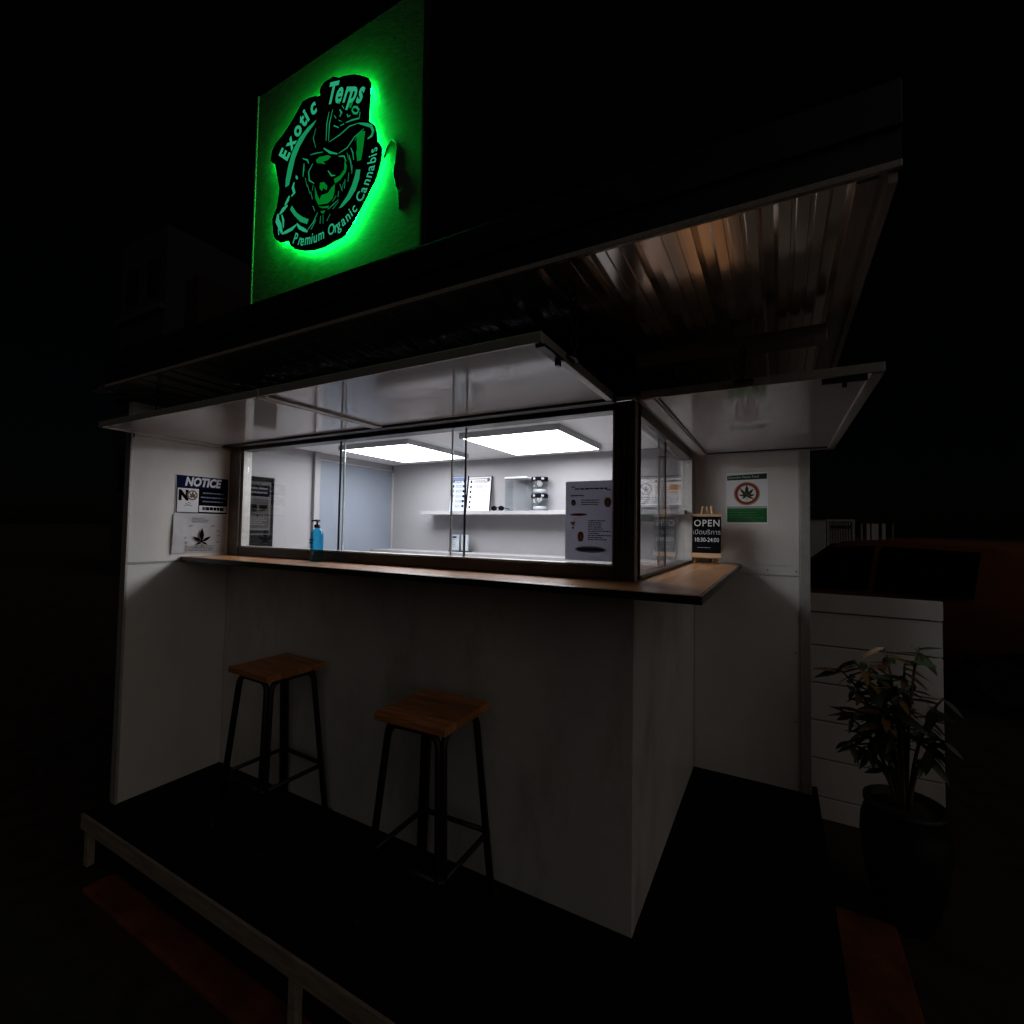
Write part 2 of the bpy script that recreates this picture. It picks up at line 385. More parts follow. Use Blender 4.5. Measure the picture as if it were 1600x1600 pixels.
for z in (.4, .8, 1.2, 1.44, 1.7, 1.95):
    bm = bmesh.new(); bmesh.ops.create_uvsphere(bm, u_segments=8, v_segments=5, radius=.006, matrix=Matrix.Translation((XL+.009, 1.455, z)))
    link('door_screw', bm, M['steel'], dr, smooth=True)
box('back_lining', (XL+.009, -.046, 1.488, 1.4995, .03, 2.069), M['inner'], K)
box('ceiling', (XL-.005, 0, .03, 1.4995, 2.07, 2.09), M['inner_white'], K)

# header between the windows and the roof; the awning's shade is painted on as black
box('front_header', (XL, 0, .0, .028, 2.018, 2.209), M['black'], K)
box('side_header', (-.028, 0, .0285, 1.499, 2.018, 2.182), M['black'], K)

# wooden counter top
ct = box('counter_top', (XL+.001, .268, -.272, .075, 1.288, 1.310), M['counter'], K, .003)
box('edge_band', (XL+.001, .276, -.280, -.2725, 1.282, 1.3085), M['blackedge'], ct, .002)
ct2 = box('counter_return', (-.06, .268, .0755, 1.492, 1.288, 1.310), M['counter_y'], K, .003)
box('edge_band', (.2685, .276, -.272, 1.493, 1.282, 1.3085), M['jamb'], ct2, .002)
# inner ledge and bench
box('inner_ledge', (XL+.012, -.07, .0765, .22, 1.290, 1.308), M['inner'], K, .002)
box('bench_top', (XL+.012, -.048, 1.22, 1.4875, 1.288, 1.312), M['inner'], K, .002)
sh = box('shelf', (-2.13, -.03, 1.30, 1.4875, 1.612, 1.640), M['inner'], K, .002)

# windows
W = thing('window', loc=(0, 0, 0)); W.parent = K; W.location = (1.3, -.75, 0)
def wf(nm, d, mt='brown', bev=.002, P=W): return box(nm, d, M[mt], P, bev)
wf('bottom_rail', (-2.505, -.082, -.004, .070, 1.3105, 1.362))
wf('bottom_track', (-2.505, -.082, .004, .062, 1.3625, 1.370), 'alu', .001)
wf('top_rail', (-2.505, -.082, -.004, .070, 1.972, 2.004))
wf('jamb', (XL+.0005, -2.506, -.006, .072, 1.3105, 2.004), 'jamb')
wf('jamb_lip', (-2.5055, -2.488, .008, .06, 1.371, 1.971), 'alu', .001)
wf('head_trim', (XL+.0005, .004, -.020, -.0045, 2.0045, 2.017), 'alu', .002)
# corner post with fluted profile
wf('corner_post', (-.081, -.0005, -.003, .098, 1.3105, 2.004), 'brown', .003)
for x in (-.066, -.044, -.022):
    wf('post_rib', (x-.004, x+.004, -.008, -.0035, 1.312, 2.003), 'brown', .001)
wf('post_rib', (-.0003, .005, .02, .028, 1.312, 2.003), 'brown', .001)
wf('post_rib', (-.0003, .005, .06, .068, 1.312, 2.003), 'brown', .001)
wf('post_edge', (-.0003, .007, -.004, .006, 1.3105, 2.0), 'alu', .001)
for x0, x1, y in ((-2.487, -1.612, .040), (-1.636, -.795, .026), (-.889, -.083, .040)):
    p = box('pane', (x0, x1, y-.003, y+.003, 1.3705, 1.9715), M['glass'], W)
for x, y in ((-1.616, .040), (-.8855, .026+.014), (-.7985, .026), (-1.6325, .026)):
    wf('pane_edge', (x-.0035, x+.0035, y-.0045, y+.0045, 1.371, 1.971), 'edgeglass' if x in (-1.616, -.8855) else 'brown', .001)
wf('pane_edge', (-.088, -.0825, -.0015, .05, 1.345, 1.971), 'alu', .001)
W2 = thing('window'); W2.parent = K; W2.location = (1.3, -.75, 0)
def wf2(nm, d, mt='brown', bev=.002): return box(nm, d, M[mt], W2, bev)
wf2('bottom_rail', (-.062, .002, .0985, 1.37, 1.3105, 1.326), 'brown')
wf2('top_rail', (-.062, .002, .0985, 1.37, 1.960, 2.004), 'brown')
wf2('jamb', (-.062, .004, 1.3705, 1.4905, 1.3105, 2.004), 'alu', .003)
wf2('head_trim', (.0025, .022, .0, 1.488, 2.0045, 2.017), 'alu', .002)
box('pane', (-.030, -.024, .0990, .70, 1.3265, 1.9595), M['glass'], W2)
box('pane', (-.046, -.040, .62, 1.37, 1.3265, 1.9595), M['glass'], W2)
wf2('pane_edge', (-.0315, -.0225, .6965, .7035, 1.327, 1.959), 'brown', .001)
wf2('pane_edge', (-.0475, -.0385, .6165, .6235, 1.327, 1.959), 'steel', .001)

# awnings: hinged flaps held up on chains
def awning(nm, x0, x1, y0, y1, z, hinge):
    A = thing(nm); A.parent = K; A.location = (1.3, -.75, 0)
    box('flap_panel', (x0+.02, x1-.02, y0+.02, y1-.02, z+.008, z+.022), M['laminate'], A)
    f = .026
    # under-frame rails
    if hinge == 'y1':
        box('frame_rail', (x0, x1, y0, y0+.008, z, z+.03), M['alu'], A, .002)
        box('frame_rail', (x0, x1, y1-.05, y1, z-.004, z+.03), M['brown'], A, .003)
        box('frame_rail', (x0, x0+f, y0+.0085, y1-.0505, z-.002, z+.029), M['alu'], A, .003)
        box('frame_rail', (x1-f, x1, y0+.0085, y1-.0505, z-.002, z+.029), M['alu'], A, .003)
    else:
        box('frame_rail', (x0, x1, y0, y0+.010, z, z+.03), M['alu'], A, .002)
        box('frame_rail', (x0, x1, y1-.03, y1, z-.004, z+.03), M['alu'], A, .003)
        box('frame_rail', (x0, x0+.05, y0+.0105, y1-.0305, z-.002, z+.029), M['alu'], A, .003)
        box('frame_rail', (x1-.034, x1, y0+.0105, y1-.0305, z-.002, z+.029), M['alu'], A, .003)
        box('frame_gasket', (x0+.051, x0+.062, y0+.0105, y1-.0305, z+.001, z+.012), M['brown'], A)
        box('frame_gasket', (x0+.063, x1-.035, y1-.042, y1-.031, z+.001, z+.012), M['brown'], A)
    return A
def chain(parent, p0, p1, pitch=.030, r=.0036, sag=0.):
    p0, p1 = Vector(p0), Vector(p1); d = p1-p0; n = max(2, int(d.length/pitch)); d.normalize()
    a = d.orthogonal().normalized(); b = d.cross(a); bm = bmesh.new()
    for k in range(n):
        c = p0 + d*(k+.5)*((p1-p0).length/n); s = a if k % 2 == 0 else b
        pts = []
        for j in range(17):
            t = 2*math.pi*j/16; pts.append(c + s*.0095*math.cos(t) + d*(.0105*math.sin(t) + (.0085 if math.sin(t) > 0 else -.0085)))
        add_tube(bm, pts, r, 6, cap=False)
    return link('chain', bm, M['black'], parent, smooth=True)
A1 = awning('awning', -2.605, -1.270, -.700, -.022, 1.994, 'y1')
A2 = awning('awning', -1.264, -.066, -.700, -.022, 1.994, 'y1')
A3 = awning('awning', .024, .762, -.024, 1.484, 1.997, 'x0')
chain(A2, (-.055, -.500, 2.045), (-.055, -.505, 2.235))
chain(A1, (-2.45, -.500, 2.045), (-2.45, -.505, 2.235))
chain(A3, (.374, -.034, 2.030), (.374, -.034, 2.127))
# latch and bracket bits at the flap corners
bm = bmesh.new(); add_box(bm, -.088, -.060, -.690, -.56, 1.984, 1.9925, .001); add_box(bm, -.078, -.066, -.585, -.565, 1.968, 1.984, .001); link('latch', bm, M['black'], A2); bm = bmesh.new(); add_box(bm, -.0655, -.045, -.535, -.47, 2.008, 2.016); add_tube(bm, [(-.055, -.50, 2.016), (-.052, -.5, 2.03), (-.058, -.5, 2.044)], .004, 6); link('chain_bracket', bm, M['black'], A2)
bm = bmesh.new(); add_box(bm, .345, .405, -.045, -.0245, 2.006, 2.020, .001); add_tube(bm, [(.374, -.036, 2.02), (.374, -.04, 2.034)], .005, 6); link('chain_bracket', bm, M['black'], A3); bm = bmesh.new(); add_box(bm, .60, .72, -.012, .0, 1.980, 1.9965); add_box(bm, .655, .667, -.01, .002, 1.965, 1.979); link('latch', bm, M['black'], A3)

# roof
RF = thing('roof'); RF.parent = K; RF.location = (1.3, -.75, 0)
pitch = .1398
def sheet_profile(n):
    pts = [(0, 0)]
    for k in range(n):
        x = k*pitch
        pts += [(x+.022, 0), (x+.0245, .006), (x+.0315, .006), (x+.034, 0), (x+.058, 0), (x+.0605, .006), (x+.0675, .006), (x+.070, 0), (x+.092, 0), (x+.102, .026), (x+.127, .026), (x+.137, 0)]
    pts.append((n*pitch, 0)); return pts
prof = sheet_profile(5)
bm = bmesh.new()
ys = [-.650, -.2, .3, .8, 1.60]
up_, lo_ = [], []
for (px, pz) in prof:
    lo_.append([bm.verts.new((px, y, Z_R(y)+pz)) for y in ys]); up_.append([bm.verts.new((px, y, Z_R(y)+pz+.0015)) for y in ys])
for i in range(len(prof)-1):
    for j in range(len(ys)-1):
        bm.faces.new((lo_[i][j], lo_[i+1][j], lo_[i+1][j+1], lo_[i][j+1])); bm.faces.new((up_[i][j], up_[i][j+1], up_[i+1][j+1], up_[i+1][j]))
    bm.faces.new((lo_[i][0], up_[i][0], up_[i+1][0], lo_[i+1][0])); bm.faces.new((lo_[i][-1], lo_[i+1][-1], up_[i+1][-1], up_[i][-1]))
me0 = None
for k in range(5):
    x0 = .622 - 5*pitch*(k+1) + .004*k
    if me0 is None:
        o = link('roof_sheet', bm, M['roof_tan'], RF, local=True); me0 = o.data; me1 = me0.copy(); me1.materials.clear(); me1.materials.append(M['roof'])
    else:
        o = bpy.data.objects.new('roof_sheet', me1); COL.objects.link(o); o.parent = RF
    o.location = (x0, 0, .0025*(k % 2))
# right edge channel, front fascia, purlins
def slab_y(nm, x0, x1, y0, y1, za, zb, mt, par=RF):
    bm = bmesh.new(); v = add_box(bm, x0, x1, y0, y1, 0, 1)
    for q in bm.verts: q.co.z = Z_R(q.co.y) + (za if q.co.z < .5 else zb)
    return link(nm, bm, M[mt], par)
slab_y('edge_channel', .618, .655, -.653, 1.60, -.012, .05, 'rooftrim')
slab_y('edge_channel', .6555, .668, -.655, 1.60, -.004, .075, 'rooftrim')
slab_y('edge_channel', .6685, .684, -.657, 1.60, -.030, .10, 'rooftrim')
box('fascia_lip', (-2.645, .690, -.668, -.655, 2.217, 2.232), M['rooftrim'], RF, .002)
box('gutter_channel', (-2.645, .690, -.662, -.6565, 2.2325, 2.304), M['fasciadark'], RF)
box('fascia_flashing', (-2.645, .690, -.672, -.6625, 2.300, 2.387), M['fascia'], RF, .002)
box('fascia_flashing', (-2.645, .690, -.6715, -.56, 2.3872, 2.391), M['fascia'], RF)
box('purlin', (.002, .617, -.004, .046, 2.127, 2.182), M['rooftrim'], RF, .003)
box('purlin', (-2.60, .6175, 1.42, 1.47, 2.12, 2.178), M['rooftrim'], RF, .003)
box('purlin', (-2.60, -.03, -.10, -.05, 2.150, 2.2085), M['black'], RF, .003)

# ------------------------------------------------------------------ lit ceiling panels
def ceiling_light(lab, x0, x1, y0, y1):
    T = thing('ceiling_light', lab, 'ceiling light', ((x0+x1)/2, (y0+y1)/2, 2.04), 'square light panels on the kiosk ceiling')
    t = .014
    box('frame_rail', (x0, x1, y0, y0+t, 2.036, 2.0695), M['lightframe'], T, .002)
    box('frame_rail', (x0, x1, y1-t, y1, 2.036, 2.0695), M['lightframe'], T, .002)
    box('frame_rail', (x0, x0+t, y0+t+.0003, y1-t-.0003, 2.036, 2.0695), M['lightframe'], T, .002)
    box('frame_rail', (x1-t, x1, y0+t+.0003, y1-t-.0003, 2.036, 2.0695), M['lightframe'], T, .002)
    box('diffuser', (x0+t+.0005, x1-t-.0005, y0+t+.0005, y1-t-.0005, 2.0385, 2.046), M['led'], T)
ceiling_light('glowing square ceiling light above the blue-grey door', -2.225, -1.585, .520, 1.205)
ceiling_light('glowing square ceiling light nearest the corner post', -1.190, -.540, .515, 1.225)

# ------------------------------------------------------------------ illuminated roof sign
S = thing('illuminated_sign', 'square roof sign board with green glowing round emblem and lettering', 'sign', (-.97, -.64, 2.391))
M['signboard'] = mat('brush_painted_board', (.10, .17, .11), .5, var=.3, vscale=40, stretch=(.6, 1, 1.5), bump=.18, bscale=110)
M['plate'] = mat('black_acrylic_plate', (.008, .009, .008), .2, spec=.5)
M['teal'] = emat('glowing_letter_acrylic', (.03, .52, .25), .65)
M['cresc'] = emat('glowing_ring_acrylic', (.015, .50, .18), .5)
M['facegl'] = emat('glowing_face_acrylic', (.0, .30, .03), .55)
M['ledstrip'] = emat('green_led_strip', (.002, 1.0, .08), 95.0)
brd = box('board', (-1.417, -.534, -.645, -.622, 2.391, 3.292), M['signboard'], S, .002)
box('edge_trim', (-.5335, -.526, -.648, -.620, 2.391, 3.295), M['black'], S)
box('edge_trim', (-1.425, -1.4175, -.647, -.620, 2.391, 3.295), M['rooftrim'], S)
for x in (-1.3, -.65):
    box('support_strut', (x-.02, x+.02, -.6215, -.59, 2.36, 3.2), M['black'], S)
PLATE = [(.018,.308),(.036,.317),(.081,.318),(.112,.3),(.143,.293),(.191,.276),(.226,.255),(.258,.232),(.27,.212),(.268,.191),(.258,.171),(.244,.151),(.257,.112),(.264,.08),(.293,.051),(.302,.027),(.294,.009),(.283,.0),(.314,-.015),(.328,-.037),(.327,-.069),(.317,-.103),(.302,-.139),(.276,-.171),(.244,-.198),(.228,-.226),(.2,-.26),(.166,-.288),(.149,-.293),(.107,-.296),(.058,-.302),(.007,-.299),(-.046,-.287),(-.101,-.265),(-.13,-.241),(-.138,-.223),(-.188,-.216),(-.221,-.192),(-.234,-.162),(-.241,-.108),(-.217,-.072),(-.189,-.048),(-.195,-.003),(-.197,.035),(-.189,.075),(-.234,.106),(-.265,.132),(-.259,.168),(-.235,.193),(-.199,.208),(-.147,.239),(-.107,.274),(-.081,.296),(-.047,.295),(-.014,.287),(.019,.271),(.012,.292)]
CRES = [[(.0,.19),(-.048,.18),(-.095,.157),(-.131,.12),(-.153,.072),(-.165,.024),(-.166,-.008),(-.145,-.006),(-.13,.04),(-.115,.086),(-.09,.123),(-.054,.155),(-.015,.176)],[(-.124,-.093),(-.094,-.13),(-.059,-.157),(-.025,-.176),(-.034,-.191),(-.072,-.171),(-.107,-.137),(-.133,-.106)],[(.213,-.074),(.233,-.081),(.229,-.113),(.213,-.146),(.185,-.17),(.15,-.185),(.132,-.185),(.173,-.153),(.195,-.123),(.208,-.093)]]
SMOKE = [[(-.105,.019),(-.094,.006),(-.097,-.002),(-.108,.009)],[(-.121,-.003),(-.11,-.014),(-.127,-.017),(-.12,-.034),(-.106,-.05),(-.115,-.058),(-.133,-.045),(-.146,-.057),(-.132,-.071),(-.156,-.073),(-.148,-.089),(-.169,-.094),(-.176,-.104),(-.164,-.131),(-.166,-.159),(-.172,-.173),(-.147,-.183),(-.119,-.177),(-.098,-.181),(-.089,-.168),(-.071,-.187),(-.05,-.205),(-.03,-.215),(-.029,-.227),(-.056,-.214),(-.084,-.192),(-.118,-.194),(-.153,-.193),(-.171,-.197),(-.189,-.189),(-.194,-.164),(-.214,-.13),(-.219,-.105),(-.209,-.087),(-.184,-.078),(-.185,-.064),(-.167,-.065),(-.161,-.048),(-.151,-.028),(-.145,-.006)]]
FACE = [[(.004,.037),(.023,.041),(.068,.031),(.084,.021),(.069,.013),(.044,.016),(.057,.002),(.034,.013),(.011,.023)],[(.155,-.019),(.167,-.044),(.163,-.064),(.134,-.084),(.11,-.087),(.103,-.069),(.134,-.067),(.154,-.053)],[(.002,-.061),(.017,-.097),(.031,-.12),(.04,-.107),(.074,-.11),(.092,-.096),(.109,-.089),(.108,-.115),(.1,-.138),(.076,-.148),(.051,-.143),(.025,-.138),(.008,-.108)],[(.031,-.058),(.053,-.063),(.07,-.084),(.067,-.097),(.048,-.083),(.042,-.092),(.029,-.079)],[(.025,-.143),(.051,-.153),(.083,-.159),(.077,-.166),(.045,-.156)],[(.036,-.166),(.064,-.17),(.052,-.18)],[(.211,.046),(.234,.054),(.251,.047),(.247,.015),(.242,-.017),(.235,-.048),(.218,-.046),(.211,-.014),(.219,.009)],[(.168,.182),(.189,.176),(.178,.158),(.163,.169)]]
STROKES = [([(.221,.087),(.256,.068),(.279,.053),(.289,.032),(.283,.018),(.264,.015)],.0083),([(.072,.078),(.127,.083),(.174,.095),(.221,.088)],.0031),([(.124,.017),(.166,.021),(.2,.046),(.245,.058)],.0031),([(.067,.192),(.057,.151),(.056,.089)],.0036),([(.086,.193),(.071,.146),(.069,.084)],.0036),([(.045,.065),(.08,.036),(.118,.017)],.0068),([(-.012,.029),(-.034,.006),(-.029,-.028),(-.002,-.049)],.0042),([(.071,-.027),(.09,-.052),(.109,-.058)],.0047),([(.124,.006),(.152,-.004),(.163,-.027)],.0042),([(-.069,.069),(-.043,.054),(-.035,.038)],.0047),([(-.061,.047),(-.062,.025),(-.065,-.002)],.0052),([(.184,.014),(.195,-.008),(.2,-.035)],.0036),([(.176,-.009),(.186,-.038),(.192,-.07)],.0036),([(.166,.003),(.176,-.026)],.0026),([(.04,-.183),(.038,-.211)],.0036),([(.053,-.184),(.054,-.216)],.0026),([(.09,-.192),(.073,-.212)],.0031),([(-.004,-.133),(.007,-.154)],.0042),([(.023,-.166),(.002,-.195),(-.03,-.215)],.0042),([(.015,-.19),(-.01,-.219)],.0052),([(.184,.149),(.193,.156),(.207,.15),(.218,.135),(.211,.126),(.195,.133),(.184,.149)],.0062),([(.123,.177),(.133,.16),(.124,.15)],.0062),([(.095,.129),(.12,.112)],.0062),([(.129,.115),(.147,.115)],.0052),([(.156,.115),(.186,.112),(.221,.104),(.225,.125)],.0042),([(.113,.208),(.122,.199)],.0052),([(.13,-.122),(.128,-.143)],.0036),([(.203,.032),(.217,.048)],.0031)]
EXOTIC = [(-.168,.094),(-.135,.135),(-.102,.169),(-.066,.197),(-.03,.219),(.012,.231)]
TERPS = [(.043,.241),(.084,.229),(.134,.211),(.182,.19),(.235,.164)]
PREMIUM = [(-.116,-.239),(-.061,-.264),(.006,-.274),(.069,-.271),(.13,-.266),(.182,-.247),(.227,-.218),(.257,-.181),(.281,-.14),(.298,-.104),(.307,-.066),(.31,-.035),(.309,-.022)]
CABLE = ([(.302,-.039),(.317,-.011),(.338,.008),(.355,-.001),(.364,-.029),(.359,-.056),(.357,-.08)], [(.357,-.08),(.362,-.14)], [(.367,-.141),(.376,-.161),(.377,-.194)])
STROKES +=  [([(.135,-.098),(.149,-.128)],.0031),([(.161,-.09),(.159,-.123)],.0036),([(.178,-.072),(.176,-.105)],.0031),([(-.038,-.041),(-.022,-.082)],.0031),([(-.051,-.011),(-.039,-.049)],.0026),([(-.018,-.075),(-.007,-.107)],.0031),([(.195,-.052),(.193,-.082)],.0031),([(.156,-.098),(.145,-.123)],.0026),([(-.005,-.054),(-.01,-.075)],.0026),([(.101,-.151),(.118,-.135)],.0031),([(.077,-.172),(.107,-.162),(.131,-.153)],.0026),([(-.027,.067),(.003,.062),(.042,.052)],.0026),([(.131,-.161),(.102,-.178)],.0026),([(.002,.083),(-.013,.125),(-.001,.157)],.0021),([(.161,.144),(.167,.132),(.179,.132)],.0042),([(.135,.185),(.145,.17)],.0042),([(.096,.166),(.106,.151)],.0036),([(.119,.139),(.134,.128)],.0031)]

em = thing('emblem'); em.parent = S; em.location = Vector((-1.022, -.668, 2.8195)) - S.location
F = Flat((-1.022, -.668, 2.8195), (1, 0, 0), (0, 0, 1), (0, -1, 0)); F.r *= 1.015; F.u *= 1.015
F.poly('plate', PLATE, 0, .005)
for k, p in enumerate(CRES): F.poly('cresc#%d' % k, p, 1)
F.poly('teal#0', SMOKE[0], 1)
for k, (p, wd) in enumerate((([(-.115, -.006), (-.122, -.022), (-.112, -.048), (-.128, -.055)], .013), ([(-.14, -.05), (-.15, -.064), (-.165, -.078)], .015), ([(-.15, -.083), (-.175, -.092), (-.195, -.104)], .017), ([(-.205, -.10), (-.208, -.125), (-.192, -.15), (-.178, -.182)], .022), ([(-.182, -.11), (-.172, -.135), (-.17, -.165)], .011), ([(-.178, -.186), (-.150, -.186), (-.118, -.184), (-.095, -.176)], .013), ([(-.092, -.172), (-.075, -.192), (-.05, -.208), (-.03, -.221)], .013), ([(-.20, -.16), (-.196, -.185)], .011))): F.stroke('teal#s%d' % k, p, wd, 1+.03*k)
for k, p in enumerate(FACE): F.poly('facegl#%d' % k, p, 1)
for k, (p, wd) in enumerate(STROKES): F.stroke('strokes#%d' % k, p, wd*1.25, 1.2+.05*k)
F.textpath('letters', 'Exotic', .092, [(u+.002, v-.004) for u, v in EXOTIC], 1.6, bold=.003, sx=.74)
F.textpath('letters', 'Terps', .105, [(u+.004, v-.012) for u, v in TERPS], 1.6, bold=.003, sx=.72, flare=.08)
F.textpath('letters', 'Premium Organic Cannabis', .056, PREMIUM, 1.6, bold=.0006, sx=.78)
F.build(em, {'plate': M['plate'], 'cresc': M['cresc'], 'teal': M['teal'], 'facegl': M['facegl'], 'strokes': M['cresc'], 'letters': M['teal']},
        {'plate': 'backing_plate', 'cresc': 'ring_inlay', 'teal': 'smoke_inlay', 'facegl': 'face_inlay', 'strokes': 'outline_inlay', 'letters': 'letter'})
# LED strip running round the back of the plate, and the standoffs that carry it
cx_, cz_ = sum(p[0] for p in PLATE)/len(PLATE), sum(p[1] for p in PLATE)/len(PLATE)
bm = bmesh.new(); ring = []
for (u, v) in PLATE:
    d = Vector((u-cx_, v-cz_)); q = Vector((cx_, cz_)) + d*(1-.013/d.length); ring.append((-1.022+q.x*1.015, -.6575, 2.8195+q.y*1.015))
add_tube(bm, ring + ring[:1], .0035, 6, cap=False)
link('led_strip', bm, M['ledstrip'], S)
for u, v in ((.2, .15), (-.15, .0), (.15, -.2), (-.1, -.2)):
    tube('standoff', [(-1.022+u, -.6455, 2.8195+v), (-1.022+u, -.6625, 2.8195+v)], .008, M['black'], S, 8)
cb = tube('power_cable', [(-1+u, -.648, 2.8+v) for k, (u, v) in enumerate(CABLE[0])], .0028, M['black'], S, 8)
tube('cable_joint', [(-.643, -.6475, 2.73), (-.643, -.6475, 2.712), (-.642, -.6475, 2.70), (-.640, -.6475, 2.672), (-.638, -.6475, 2.662), (-.634, -.6475, 2.632)], .012, M['black'], S, 10, radii=[.003, .0065, .0095, .0095, .0065, .003])
tube('power_cable', [(-.634, -.650, 2.633), (-.626, -.647, 2.61), (-.624, -.6465, 2.57), (-.623, -.646, 2.56)], .0028, M['black'], S, 8)

# ------------------------------------------------------------------ bar stools
def stool(lab, cx, cy, rz):
    T = thing('bar_stool', lab, 'stool', (cx, cy, .001), 'bar stools at the counter')
    h, hs = .790, .162
    # seat of four boards
    n = 4; wd = 2*hs/n
    for k in range(n):
        bm = bmesh.new(); y0 = -hs + k*wd
        add_box(bm, -hs-.004, hs+.004, y0+.0008, y0+wd-.0008, h-.030, h, .005)
        link('seat_board', bm, M['seat'], T, local=True)
    # square of four bent-tube arches
    rt_, rb = .128, .185
    topz = h-.042
    def leg(c1, c2):
        pts = []
        a, b = Vector((c1[0]*rb, c1[1]*rb, .012)), Vector((c1[0]*rt_, c1[1]*rt_, topz))
        c, d = Vector((c2[0]*rt_, c2[1]*rt_, topz)), Vector((c2[0]*rb, c2[1]*rb, .012))
        e = (c-b).normalized(); off = e*.0145
        a, b, c, d = a+off, b+off, c-off, d-off
        rad = .05; d1 = (a-b).normalized(); d2 = (d-c).normalized()
        pts = [a]
        for j in range(6):
            t = j/5; pts.append((b+d1*rad)*(1-t)**2 + b*2*t*(1-t) + (b+e*rad)*t*t)
        for j in range(6):
            t = j/5; pts.append((c-e*rad)*(1-t)**2 + c*2*t*(1-t) + (c+d2*rad)*t*t)
        pts.append(d)
        return pts
    cs = [(-1, -1), (1, -1), (1, 1), (-1, 1)]
    for k in range(4):
        bm = bmesh.new(); add_tube(bm, leg(cs[k], cs[(k+1) % 4]), .0128, 10)
        link('leg_frame', bm, M['black'], T, smooth=True, local=True)
    zs = .262; q = rb + (rt_-rb)*(zs/topz)
    for k in range(4):
        a, b = cs[k], cs[(k+1) % 4]; bm = bmesh.new()
        add_tube(bm, [(a[0]*q, a[1]*q, zs), (b[0]*q, b[1]*q, zs)], .0105, 8)
        link('foot_bar', bm, M['black'], T, smooth=True, local=True)
    for k in range(4):
        bm = bmesh.new(); add_tube(bm, [(cs[k][0]*rb, cs[k][1]*rb, 0), (cs[k][0]*rb, cs[k][1]*rb, .02)], .022, 10)
        link('foot_cap', bm, M['black'], T, local=True)
    T.rotation_euler[2] = rz
stool('wooden bar stool with black bent-tube legs beside the left wall', -1.775, -.215, R(-2))
stool('wooden bar stool with black bent-tube legs under the middle of the counter', -.725, -.268, R(2))

# ------------------------------------------------------------------ notices on the left wall
T = thing('notice_sign', 'blue and white notice sign forbidding leaf, on the left outer wall', 'sign', (XL, -.16, 1.565))
T['label'] = 'blue NOTICE sign with crossed-out leaf, on the left outer wall'
F = Flat((XL+.004, -.318, 1.565), (0, 1, 0), (0, 0, 1), (1, 0, 0))
W_, H_ = .305, .228
F.rect('plate', 0, W_, 0, H_, 0, .0035)
F.rect('ink', .002, W_-.002, .002, H_-.002, 1)
F.rect('navy', .004, W_-.004, .156, H_-.004, 2); F.text('white', 'NOTICE', .070, .046, .168, 3, bold=.0032, shear=.22, sx=.80)
F.rect('white', .008, .126, .008, .150, 2)
F.text('ink', 'N', .078, .014, .082, 3, bold=.006, sx=.9)
F.ring('red', .090, .110, .022, .030, 3.4); F.leaf('dgreen', .092, .100, .038, 3); F.stroke('red', [(.07, .127), (.11, .092)], .007, 4)
F.stroke('ink', [(.05, .055), (.07, .066), (.085, .058)], .003, 3); F.stroke('ink', [(.045, .045), (.07, .052), (.092, .044)], .004, 3)
F.lines('greyink2', .15, .285, .132, 1, .02, .009, 3, mn=.9); F.lines('greyink2', .138, .297, .105, 1, .02, .009, 3, mn=.95); F.lines('greyink2', .15, .285, .080, 1, .02, .008, 3, mn=.9)
F.rect('white', .132, W_-.008, .012, .050, 2)
F.lines('ink', .150, .285, .043, 1, .01, .022, 3, mn=.95)
F.build(T, {'plate': M['white'], 'ink': M['ink'], 'navy': M['navy'], 'white': M['white'], 'red': M['red'], 'dgreen': M['dgreen'], 'greyink2': M['bluepr']}, {'plate': 'sign_plate'})

T = thing('paper_notice', 'curled plastic-covered paper with black leaf print below the blue sign', 'notice', (XL, -.17, 1.33))
bm = bmesh.new(); NU, NV = 14, 10; g = []
for i in range(NU+1):
    for j in range(NV+1):
        u, v = i/NU, j/NV; hgt = .0035 + .004*math.sin(u*5+1)*math.sin(v*4) + .004*(1-u)**3
        g.append(bm.verts.new((XL+.001+max(.002, hgt), -.326+u*.308 - .006*(1-v), 1.328 + v*.232 - .004*u)))
for i in range(NU):
    for j in range(NV):
        a = i*(NV+1)+j; bm.faces.new([g[k] for k in (a, a+NV+1, a+NV+2, a+1)])
link('plastic_sleeve', bm, M['sleeve'], T, smooth=True)
F = Flat((XL+.0125, -.318, 1.335), (0, 1, 0), (0, 0, 1), (1, 0, 0))
F.leaf('ink', .150, .060, .085, 1, n=5)
F.lines('greyink', .09, .22, .205, 3, .011, .004, 1); F.lines('greyink', .06, .24, .036, 4, .009, .004, 1, mn=.8)
for u, v in ((.075, .16), (.205, .16), (.05, .09), (.235, .13), (.24, .1), (.235, .06), (.055, .06)): F.lines('greyink', u, u+.026, v, 2, .006, .003, 1)
F.build(T, {'ink': M['ink'], 'greyink': M['greyink']})

# poster on the right wall
T = thing('poster', 'white poster with leaf in red prohibition ring between green bands', 'poster', (.305, 1.4955, 1.56))
F = Flat((.189, 1.4945, 1.557), (1, 0, 0), (0, 0, 1), (0, -1, 0))
F.rect('paper', 0, .235, 0, .322, 0, .0006)
F.poly('dgreen', [(.006, .275), (.229, .279), (.229, .313), (.006, .305)], 1)
F.text('pale', 'Cannabis Please Read', .0205, .012, .2855, 2, bold=.0003, sx=.97, rot=.02)
F.rect('green', .006, .229, .012, .100, 1); F.rect('dgreen', .006, .229, .104, .109, 1)
F.lines('palegreen', .016, .222, .090, 5, .0155, .0045, 2, mn=.6)
F.ring('halo', .118, .190, .066, .073, 1); F.leaf('leaf', .118, .174, .072, 2, n=7); F.ring('red', .118, .190, .052, .066, 3.5)
F.stroke('red', [(.074, .228), (.160, .150)], .013, 3.2)
